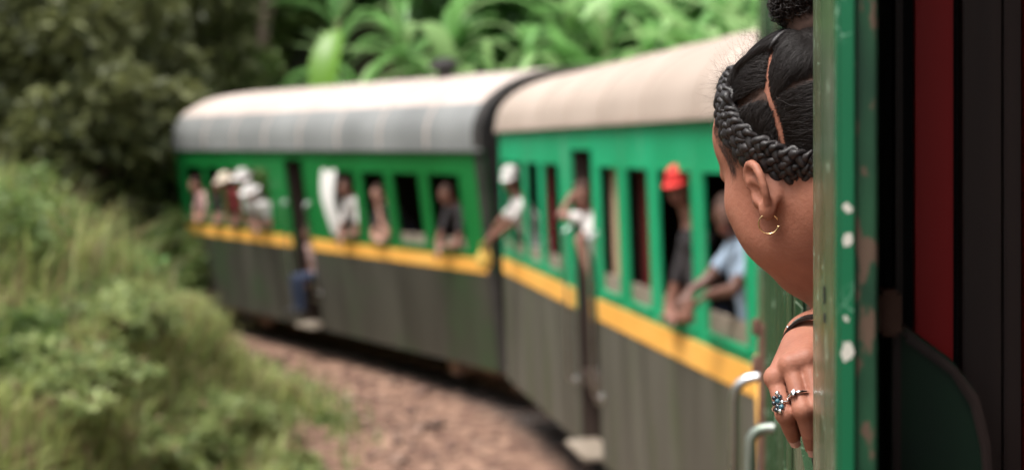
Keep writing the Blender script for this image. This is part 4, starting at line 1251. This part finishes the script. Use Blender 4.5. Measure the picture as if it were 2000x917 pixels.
# rolled twist beside the plait, and a lock falling from the bun
def rope(path, lift, aw, rt, period, name):
    P = on_scalp(resample(path, 160), lift); T, N, Bn = frame_on(P)
    s = np.concatenate([[0], np.cumsum(np.linalg.norm(np.diff(P, axis=0), axis=1))]); mb = MB()
    for k in range(2):
        ph = s/period*2*math.pi+k*math.pi
        Q = P+Bn*(aw*np.cos(ph))[:, None]+N*(aw*np.sin(ph))[:, None]
        mb.tube([tuple(p) for p in hl(Q)], [rt*HS*(.55+.45*math.sin(math.pi*min(1, .15+.85*i/159))) for i in range(160)], 8)
    return ob(mb, name, M['black_hair'], smooth=True)
rope(TW, .0060, .0021, .0042, .055, 'twist')
# bun of coiled curls
bc = np.array([-.014, -.068, .132])
cu = []
for k in range(900):
    u0 = rg.normal(size=3); u0 /= np.linalg.norm(u0)
    c0 = bc+u0*np.array([.024, .024, .021])*rg.uniform(.85, 1.12)
    ax = np.cross(u0, rg.normal(size=3)); ax /= np.linalg.norm(ax); u = u0; v = np.cross(ax, u)
    tt = np.linspace(0, 2*math.pi*rg.uniform(.8, 2.0), 26); rc_ = rg.uniform(.003, .006)
    cu.append(hl(c0+np.outer(np.cos(tt), u)*rc_+np.outer(np.sin(tt), v)*rc_+np.outer(tt/6.28-.7, ax)*.007))
hair_curves('bun_curl', cu, .00045, M['strand'], girl, L0, tip=.7)
bs = Shape()
bs.ell((0, 0, 0), (.021, .021, .018), k=.01)
for k in range(16):
    u = rg.normal(size=3); u /= np.linalg.norm(u); bs.ell(u*.016, (.009, .009, .009), k=.003)
bs.cone((0, 0, -.01), BUN-bc-np.array([0, 0, .006]), .018, .022, k=.01)
bs = bs.xform(HEAD_R, hw(bc), HS)
sdf_object('bun', bs, .003, [M['hair_base']], girl, loc0=L0)
# flyaway and baby hair
fl = []
def fuzz(path, n, ln, spread, up):
    P = resample(path, 60)
    for _ in range(n):
        i = rg.integers(0, 60); p = on_scalp(P[i]+rg.normal(0, spread, 3), .004)
        nrm = (p-CC)/CR**2; nrm /= np.linalg.norm(nrm)
        d = nrm*up+rg.normal(0, .7, 3); d /= np.linalg.norm(d)
        L_ = ln*rg.uniform(.4, 1.4); pts = [p]; c = rg.normal(0, 1, 3)
        for k in range(9):
            d = d+c*.22+rg.normal(0, .12, 3); d /= np.linalg.norm(d); pts.append(pts[-1]+d*L_/9)
        fl.append(hl(np.array(pts)))
fuzz(BRAID[2:8], 600, .026, .005, .9)
fuzz([(-.06, .03, .085), (-.04, .02, .105), (-.02, -.02, .115), (-.015, -.05, .13)], 560, .028, .006, .9)
fuzz([(-.02, -.06, .14), (0, -.08, .15)], 160, .024, .012, .9)
fuzz(PART1, 220, .016, .014, .5)
fuzz([(-.066, -.01, .08), (-.06, -.05, .075), (-.05, -.075, .06), (-.055, -.07, .02), (-.065, -.03, .03)], 700, .018, .012, .35)
hair_curves('flyaway_hair', fl, .00006, M['strand'], girl, L0)
# baby hair on the temple below the plait, combed back
tb = []
hsh = head_shape()
def on_head(P, off):
    P = np.array(P, np.float32)
    for _ in range(6):
        d = hsh(P)-off; g = np.stack([hsh(P+e)-hsh(P-e) for e in np.eye(3)*.001], 1)/.002
        P = P-d[:, None]*g/np.maximum((g*g).sum(1), .1)[:, None]
    return P
for _ in range(1000):
    u = rg.uniform(0, 1); v = rg.uniform(0, 1)
    b = np.array([np.interp(u, [0, .5, 1], [.036, .030, .026]), np.interp(u, [0, .5, 1], [.066, .040, .006])])
    y0, z0 = b[0]+v*.034*(1-u*.35)-.006, b[1]-v*.014+.008
    d = np.array([-.55+.5*u+rg.normal(0, .3), .35-1.2*u+rg.normal(0, .3)]); d /= np.linalg.norm(d)
    L_ = rg.uniform(.010, .022)*(1-.45*v); pts = []
    for k in range(7):
        t = k/6; pts.append((-.075, y0+d[0]*L_*t+rg.normal(0, .0004), z0+d[1]*L_*t-.002*t*t+rg.normal(0, .0004)))
    tb.append(np.array(pts))
TB = on_head(np.concatenate(tb), .0006).reshape(-1, 7, 3)
hair_curves('temple_hair', [hl(p) for p in TB], .00006, M['strand'], girl, L0)
# eyebrow
eb = []
for q in (-1, 1):
    for _ in range(160):
        u = rg.uniform(0, 1); x = .014+u*.036; z = .0185+.006*math.sin(math.pi*min(1, u*.8+.1))+rg.normal(0, .0012)
        eb.append(np.array([(q*(x+t*.006), .10, z+t*.0015*(1-2*u)) for t in np.linspace(0, 1, 4)]))
EB = on_head(np.concatenate(eb), .0005).reshape(-1, 4, 3)
hair_curves('eyebrow', [hl(p) for p in EB], .00022, M['strand'], girl, L0)

# jewellery, nails
def ring_tube(c, ax, r, rt, a0=0, a1=2*math.pi, n=40, flat=1.0, up=None):
    ax = Vector(ax).normalized(); u = Vector(up) if up is not None else ax.orthogonal()
    u = (u-ax*u.dot(ax)).normalized(); v = ax.cross(u)
    return [tuple(Vector(c)+(u*math.cos(t)+v*flat*math.sin(t))*r) for t in np.linspace(a0, a1, n)]
lob = hw(EAR_C+np.array([-.0075, -.0085, -.0255]))
ax_e = np.array([.25, 1.0, 0.05])
ob(MB().tube(ring_tube(lob-np.array([0, 0, .0075]), ax_e, .0092, .00062, R(100), R(425), up=(0, 0, 1)), .00066, 8), 'earring', M['gold'], smooth=True)
HPTS = hand_pts()
for q, w_ in zip(HPTS, FW):
    K, Pp, D_, T_ = [np.array(p) for p in q]
    t = T_-D_; t /= np.linalg.norm(t)
    n_d = D_-(Pp+T_)/2; n_d = n_d-t*(n_d @ t); n_d /= np.linalg.norm(n_d); sd2 = np.cross(t, n_d)
    mb = MB(); v = []; c = T_+t*.0005
    for i in range(6):
        for j in range(7):
            a = (j/6-.5)*1.75; l_ = -.0055+.012*i/5; rr = w_*.745*(1-.10*(i/5)**3)
            v.append(tuple(c+t*l_+(sd2*math.sin(a)*.95+n_d*math.cos(a))*(rr+.0006)))
    ob(mb.add(v, [(i*7+j, i*7+j+1, (i+1)*7+j+1, (i+1)*7+j) for i in range(5) for j in range(6)]), 'nail', M['nail'], smooth=True)
def ring_on(q, t, w_):
    K, Pp = np.array(q[0]), np.array(q[1]); c = K+(Pp-K)*t; ax = Pp-K
    return c, ax/np.linalg.norm(ax)
c, ax = ring_on(HPTS[0], .80, .0102)
r1 = ob(MB().tube(ring_tube(c, ax, .0096, .001, n=30), .0011, 8), 'ring', M['silver'], smooth=True)
vd = np.array([-.45, -.85, .15]); vd -= ax*(vd @ ax); vd /= np.linalg.norm(vd); sd2 = np.cross(ax, vd)
for i, (a, l_, m_) in enumerate(((-.15, -.0085, 'silver'), (.2, -.0055, 'stone'), (-.28, -.0045, 'stone'), (0, -.0015, 'turquoise'), (.35, -.001, 'stone'), (-.35, .001, 'silver'), (.1, .0035, 'stone'), (-.2, .005, 'turquoise'), (.28, .006, 'stone'), (0, .0085, 'silver'))):
    p = c+ax*l_+(vd*math.cos(a)+sd2*math.sin(a))*.0112
    bm = bmesh.new(); bmesh.ops.create_icosphere(bm, subdivisions=2, radius=.0023); me = bpy.data.meshes.new('gem'); bm.to_mesh(me); bm.free()
    o = link('gem', me, M[m_], r1, True); o.location = p-L0
c, ax = ring_on(HPTS[1], .70, .0104)
r2 = ob(MB().tube(ring_tube(c, ax, .0098, .001, n=30), .0014, 8), 'ring', M['silver'], smooth=True)
vd = np.array([-.5, -.85, .1]); vd -= ax*(vd @ ax); vd /= np.linalg.norm(vd)
bm = bmesh.new(); bmesh.ops.create_icosphere(bm, subdivisions=1, radius=.0036); me = bpy.data.meshes.new('gem'); bm.to_mesh(me); bm.free()
o = link('gem', me, M['silver'], r2); o.location = c+vd*.0112-L0
# bracelet
ax = np.array(HPTS[1][0])-WR; ax /= np.linalg.norm(ax)
wide = np.array([.85, -.05, .35]); wide -= ax*(wide @ ax); wide /= np.linalg.norm(wide)
cb = np.array([.2826, 1.328, H-.1835])
pts = ring_tube(cb, ax, .0300, .003, n=56, flat=.86, up=wide)
mb = MB(); v = []; n = len(pts)-1
for p in pts[:n]:
    p = np.array(p); rd = p-cb; rd /= np.linalg.norm(rd)
    for (a, b) in ((-.0045, -.0012), (.0045, -.0012), (.0045, .0012), (-.0045, .0012)): v.append(tuple(p+ax*a+rd*b))
br = ob(mb.add(v, [(i*4+k, i*4+(k+1) % 4, ((i+1) % n)*4+(k+1) % 4, ((i+1) % n)*4+k) for i in range(n) for k in range(4)]), 'bracelet', M['leather'])
for sgn in (-1,):
    ob(MB().tube(ring_tube(cb+ax*.0052*sgn, ax, .0303, .001, n=56, flat=.86, up=wide), .0012, 6), 'bracelet_trim', M['silver'], br, smooth=True)
for t in (2.2, 2.75, 3.3, 3.85, 4.4, 4.95):
    u = Vector(wide); vv = Vector(ax).cross(u); p = Vector(cb)+(u*math.cos(t)+vv*.86*math.sin(t))*.0315
    bm = bmesh.new(); bmesh.ops.create_icosphere(bm, subdivisions=2, radius=.0017); me = bpy.data.meshes.new('stud'); bm.to_mesh(me); bm.free()
    o = link('stud', me, M['silver'], br, True); o.location = p-Vector(L0)
for dd in (.022, .027):
    ob(MB().tube(ring_tube(WR-(WR-ELB)/np.linalg.norm(WR-ELB)*dd, WR-ELB, .0285, .001, n=40), .0014, 6), 'cord_bracelet', M['leather'], smooth=True)

# ------------------------------------------------------------------ the other passengers
def mskin(n, c): return mat_plain(n, c, .5, sss=.1)
SK = [mskin('brown_skin', (.22, .10, .07)), mskin('dark_brown_skin', (.13, .06, .042)), mskin('light_brown_skin', (.42, .22, .16))]
def cloth(n, c): return mat_noise(n, tuple(x*.85 for x in c), c, 12, (1, 1, 1), (.8, .95))
CL = {'white': cloth('white_shirt', (.62, .58, .56)), 'pink': cloth('pale_pink_shirt', (.62, .38, .36)), 'dark': cloth('dark_shirt', (.025, .02, .022)), 'blue': cloth('light_blue_shirt', (.28, .36, .46)),
      'navy': cloth('navy_trousers', (.018, .028, .06)), 'red': cloth('red_cap_cloth', (.62, .035, .03)), 'maroon': cloth('maroon_shirt', (.22, .03, .03)), 'brown': cloth('brown_shirt', (.12, .06, .04)), 'green': cloth('green_shirt', (.03, .12, .05)), 'cream': cloth('cream_hat_straw', (.70, .60, .48))}
LIPM = mat_plain('passenger_lip', (.22, .07, .06), .5)

def pts_hand(s, w_, d, up, r=.0125, g=0):
    """palm and five curled fingers at the wrist w_, pointing along d; up: back of the hand"""
    d = np.array(d, float); d /= np.linalg.norm(d); up = np.array(up, float); up -= d*(up @ d); up /= np.linalg.norm(up); sd_ = np.cross(d, up)
    s.ell(w_+d*.05, (.045, .040, .016), np.stack([d, sd_, up], 1), k=.02, g=g)
    for i, (o, L_) in enumerate(((-.030, .070), (-.010, .082), (.010, .076), (.030, .060))):
        b = w_+d*.085+sd_*o; m_ = b+d*L_*.5-up*.012+sd_*o*.15; e_ = m_+d*L_*.38-up*.030
        s.chain([b, m_, e_], [r*.85, r*.78, r*.66], k=.004, g=g)
    b = w_+d*.03-sd_*.038; s.chain([w_+d*.015-sd_*.02, b, b+d*.045-sd_*.012-up*.01], [r, r*.9, r*.7], k=.01, g=g)

def passenger(coachroot, label, x, yh, zh, yaw=0, pitch=-10, shirt='white', trousers='navy', skin=0, hat=None, sit=None, armL='sill', armR='sill', sill=1.93, floor=1.15, lean=None, hairlong=False, twist=0):
    """coach-local: x along the coach, +y out of the window; yaw 0 looks straight out, positive turns towards the camera end"""
    s = Shape()
    fwd = rotm('z', R(yaw))                                   # face direction (0,1,0) rotated
    HR = fwd @ rotm('x', R(pitch))
    hc = np.array([x, yh, zh])
    hd = Shape()
    hd.ell((0, -.014, .032), (.074, .096, .086), k=.01)
    hd.ell((0, .028, -.030), (.062, .064, .082), k=.045)
    hd.ell((0, .040, -.085), (.045, .048, .034), k=.03)
    hd.cone((0, .092, .004), (0, .108, -.032), .008, .013, k=.012)
    for q in (-1, 1):
        hd.cut((q*.031, .106, .002), (.018, .016, .011), k=.012)
        hd.ell((q*.075, -.005, -.015), (.012, .020, .031), rotm('z', R(q*20)), k=.008)
    hd.ell((0, .089, -.068), (.022, .012, .010), k=.006, g=3)
    h2 = hd.xform(HR, hc)
    s.ops += h2.ops
    bx = x+twist
    nb = hc+HR @ np.array([0, -.035, -.075])
    if sit is None:
        pv = np.array([bx, 0, floor+.84]); nz_ = max(pv[2]+.30, min(zh-.17, pv[2]+.50)); nk = np.array([x+twist*.2, yh-.09, nz_])
        dy = math.sqrt(max(.01, .51**2-(nk[2]-pv[2])**2)); pv[1] = min(nk[1]-dy*.8, 1.12)
    else:
        pv = np.array(sit, float); nk = np.array([x+twist*.2, yh-.05, zh-.17])
    s.cone(nb, nk, .052, .060, k=.03, g=0)
    sh = [nk+np.array([q*.165, -.015, -.045]) for q in (-1, 1)]
    mid = pv+(nk-pv)*.55
    s.cone(nk+np.array([0, 0, -.06]), mid, .105, .120, k=.06, g=1)
    s.cone(mid, pv, .120, .135, k=.06, g=1)
    s.cone(sh[0], sh[1], .062, .062, k=.05, g=1)
    for q, arm, S_ in ((-1, armR, sh[0]), (1, armL, sh[1])):
        if arm == 'sill':
            el = np.array([S_[0]+q*.03, min(1.37, S_[1]+.16), sill+.045]); wr = np.array([x+q*.02, 1.41, sill+.05]); d = (-q, .25, -.12)
        elif arm == 'hang':
            el = np.array([S_[0]+q*.02, 1.42, sill+.06]); wr = np.array([S_[0]-q*.06, 1.46, sill+.03]); d = (-q*.3, .5, -.6)
        elif arm == 'chin':
            el = np.array([S_[0], 1.38, sill+.05]); wr = hc+np.array([q*.05, .05, -.17]); d = (-q*.2, .05, 1)
        elif arm == 'down':
            el = S_+np.array([q*.07, -.02, -.27]); wr = el+np.array([-q*.02, .10, -.22]); d = (0, .2, -1)
        else: el, wr, d = [np.array(a, float) for a in arm]
        a_ = S_+(el-S_)*.55
        s.chain([S_, a_], [.058, .052], k=.04, g=1)
        s.chain([S_, el, wr], [.046, .040, .027], k=.02, g=0)
        pts_hand(s, wr, d, (0, .35, .9) if abs(d[2]) < .7 else (0, 1, 0))
    for q in (-1, 1):
        hp = pv+np.array([q*.085, 0, -.04])
        if sit is None: kn = np.array([hp[0]+q*.01, hp[1]+.03, floor+.47]); an = np.array([hp[0]+q*.015, hp[1]-.02, floor+.08])
        else: kn = hp+np.array([q*.03, .40, .02]); an = kn+np.array([0, .02, -.42])
        s.chain([hp, kn, an], [.088, .062, .045], k=.04, g=2)
        s.chain([an+np.array([0, -.02, -.035]), an+np.array([q*.01, .15, -.045])], [.042, .034], k=.02, g=4)
    base = np.array([pv[0], pv[1], floor if sit is None else pv[2]-.13])
    mw = Matrix.Translation(coachroot.location) @ coachroot.rotation_euler.to_matrix().to_4x4() @ Matrix.Translation(Vector(base))
    root = empty('person'); root.location = mw.to_translation(); root.rotation_euler = mw.to_euler()
    tag(root, label, 'person', 'passengers leaning from the train')
    o, V, F = sdf_object('body', s, .0125, [SK[skin], CL[shirt], CL[trousers], LIPM, M['leather']], root, .03, newton=False, loc0=base)
    set_groups(o, s, V, F)
    # hair, hat, eyes
    hp = Shape(); hp.ell((0, -.018, .040), (.079, .099, .086), k=.01); hp.cut((0, .115, -.03), (.12, .10, .105), k=.012); hp.cut((0, .0, -.15), (.2, .2, .12), k=.02)
    if hairlong: hp.ell((0, -.075, -.04), (.06, .04, .10), k=.03)
    hp = hp.xform(HR, hc)
    sdf_object('hair', hp, .011, [M['hair_base']], root, .02, newton=False, loc0=base)
    if hat:
        n = 24; v = []; f = []; prof = [(1.0, .028), (1.0, .055), (.93, .088), (.72, .116), (.38, .131), (.02, .136)]
        for (rr, zz) in prof:
            for k in range(n):
                a = 2*math.pi*k/n; v.append((.085*rr*math.cos(a), -.014+.108*rr*math.sin(a), zz))
        f = [(i*n+k, i*n+(k+1) % n, (i+1)*n+(k+1) % n, (i+1)*n+k) for i in range(len(prof)-1) for k in range(n)]
        mb = MB().add(v, f)
        if hat[1] == 'cap':                                   # visor
            vv = []
            for j in range(9):
                a = math.pi*(.12+.76*j/8); c_, s_ = math.cos(a), math.sin(a)
                vv += [(.083*c_, -.014+.105*s_, .036), (.083*c_*1.0, -.014+.105*s_+.075*s_, .024), (.083*c_, -.014+.105*s_, .028), (.083*c_, -.014+.105*s_+.075*s_, .017)]
            mb.add(vv, [(4*j+a, 4*j+4+a, 4*j+4+b, 4*j+b) for j in range(8) for a, b in ((0, 1), (2, 3), (1, 3), (0, 2))])
        else:                                                 # brim all round
            vv = []
            for k in range(n):
                a = 2*math.pi*k/n
                for rr, zz in ((.96, .036), (1.75, .020), (1.75, .014), (.96, .028)): vv.append((.085*rr*math.cos(a), -.014+.108*rr*math.sin(a)*.95, zz))
            mb.add(vv, [(4*k+i, 4*k+(i+1) % 4, 4*((k+1) % n)+(i+1) % 4, 4*((k+1) % n)+i) for k in range(n) for i in range(4)])
        mb.v = [tuple(HR @ np.array(p)+hc-base) for p in mb.v]
        mb.build('cap' if hat[1] == 'cap' else 'hat', CL[hat[0]], root, autos=40)
    for q in (-1, 1):
        bm = bmesh.new(); bmesh.ops.create_icosphere(bm, subdivisions=2, radius=.012); me = bpy.data.meshes.new('eye'); bm.to_mesh(me); bm.free()
        e = link('eye', me, M['iris'], root, True); e.location = HR @ np.array([q*.031, .086, .002])+hc-base
    return root

# far coach, counted from its near end
passenger(coach_B, 'person with one hand out at the last window of the far coach before the gap', .96, 1.32, 2.58, 15, -12, 'dark', skin=0, armL='hang', sill=1.92)
passenger(coach_B, 'pale-faced person resting a hand on the second occupied window of the far coach', 2.70, 1.32, 2.54, 25, -8, 'dark', skin=2, armL='sill', armR='chin', sill=1.92)
passenger(coach_B, 'person in white with one sleeve out beside the white curtain of the far coach', 3.56, 1.36, 2.60, 35, -10, 'white', skin=0, armL='hang', sill=1.92)
passenger(coach_B, 'person in pale pink shirt and dark trousers sitting in the far coach doorway', 5.05, 1.28, 1.88, 20, -14, 'pink', skin=0, sit=(5.05, 1.15, 1.29), armL='down', armR='down')
passenger(coach_B, 'white-shirted person leaning far out under the pair of pale hats', 6.36, 1.56, 2.50, 30, -15, 'white', skin=2, hat=('white', 'brim'), armL='hang', sill=1.92)
passenger(coach_B, 'person in a round white hat, highest of the crowded far windows', 6.82, 1.46, 2.70, 20, -10, 'white', skin=0, hat=('white', 'brim'), sill=1.92)
passenger(coach_B, 'person in a cream hat between the dark window and the white hats', 7.54, 1.46, 2.64, 10, -10, 'maroon', skin=0, hat=('cream', 'brim'), sill=1.92)
passenger(coach_B, 'shadowy dark-clothed person second from the far end of the far coach', 8.28, 1.28, 2.50, 10, -10, 'dark', skin=0, sill=1.92)
passenger(coach_B, 'pink-shirted person at the very last window of the far coach', 9.08, 1.36, 2.52, 10, -12, 'pink', skin=2, sill=1.92)
# nearer coach
pw = passenger(coach_A, 'person in white cap and white shirt leaning out near the coach gap', 7.36, 1.42, 2.73, 60, -14, 'white', skin=0, hat=('white', 'cap'), armL=((7.60, 1.50, 2.27), (7.72, 1.60, 2.10), (.2, .3, -.6)), armR=((7.28, 1.46, 2.25), (7.46, 1.66, 2.10), (.3, .2, -.5)))
passenger(coach_A, 'person in white shirt and dark trousers hanging out of the nearer coach doorway', 4.28, 1.38, 2.66, 70, -10, 'white', skin=0, trousers='navy', armL=((4.58, 1.50, 2.48), (4.72, 1.40, 2.60), (.3, -.3, .4)), armR=((4.12, 1.46, 2.30), (4.02, 1.42, 2.08), (-.2, 0, -1)), twist=.03)
passenger(coach_A, 'person in red cap and dark shirt at a window of the nearer coach', 1.74, 1.33, 2.81, 45, -12, 'dark', skin=0, hat=('red', 'cap'))
passenger(coach_A, 'dark-haired person in light blue shirt, forearm resting out of the nearer coach window', .84, 1.32, 2.66, 60, -8, 'blue', skin=1, armL=((1.02, 1.40, 2.26), (1.00, 1.52, 2.20), (-.3, .5, -.3)), armR=((.66, 1.36, 2.24), (.82, 1.46, 2.20), (.6, .3, -.3)))

def coach_world(root, p): return Matrix.Translation(root.location) @ root.rotation_euler.to_matrix().to_4x4() @ Vector(p)
# small yellow bag in the hands of the passenger near the gap
yb = bpy.data.objects
mb = MB(); n = 16
for i in range(7):
    t = i/6; w_ = .085*math.sin(math.pi*(.18+.70*t))**.6; mb.v += [(w_*math.cos(2*math.pi*k/n), w_*.55*math.sin(2*math.pi*k/n), -.11+.20*t) for k in range(n)]
mb.f = [(i*n+k, i*n+(k+1) % n, (i+1)*n+(k+1) % n, (i+1)*n+k) for i in range(6) for k in range(n)]+[tuple(range(n))[::-1], tuple(6*n+k for k in range(n))]
mb.tube([(-.05, 0, .085), (-.04, 0, .15), (0, 0, .17), (.04, 0, .15), (.05, 0, .085)], .006, 8)
bag = mb.build('bag', CL['cream'], None, True)
bag.data.materials.clear(); bag.data.materials.append(cloth('yellow_plastic', (.70, .45, .10)))
bag.location = coach_world(coach_A, (7.60, 1.68, 1.90)); tag(bag, 'small yellow bag held outside the nearer coach by the white-capped person', 'bag')

# white curtain blown out of a far coach window (part of that coach)
v = []; f = []
for i in range(14):
    for j in range(9):
        t = i/13; u = j/8
        v.append((3.74+.42*u+.03*math.sin(t*5), 1.372+.05*math.sin(math.pi*t)+.022*math.sin(u*14+t*3)*(.4+t), 2.84-.90*t+.02*math.sin(u*9)))
f = [(i*9+j, i*9+j+1, (i+1)*9+j+1, (i+1)*9+j) for i in range(13) for j in range(8)]
MB().add(v, f).build('curtain', M['white_cloth'], coach_B, True)
# red and tan boards just inside two windows of the nearer coach
M['maroon'] = mat_noise('maroon_board', (.13, .008, .010), (.19, .014, .015), 4, (1, 1, .2), (.5, .7))
MB().box(2.92, 3.14, 1.20, 1.215, 1.3, 3.0).build('red_panel', M['maroon'], coach_A)
MB().box(3.60, 3.82, 1.24, 1.255, 1.3, 3.0).build('tan_panel', M['tan'], coach_A)
MB().box(6.28, 6.45, 1.20, 1.215, 1.3, 3.0).build('red_panel', M['maroon'], coach_A)
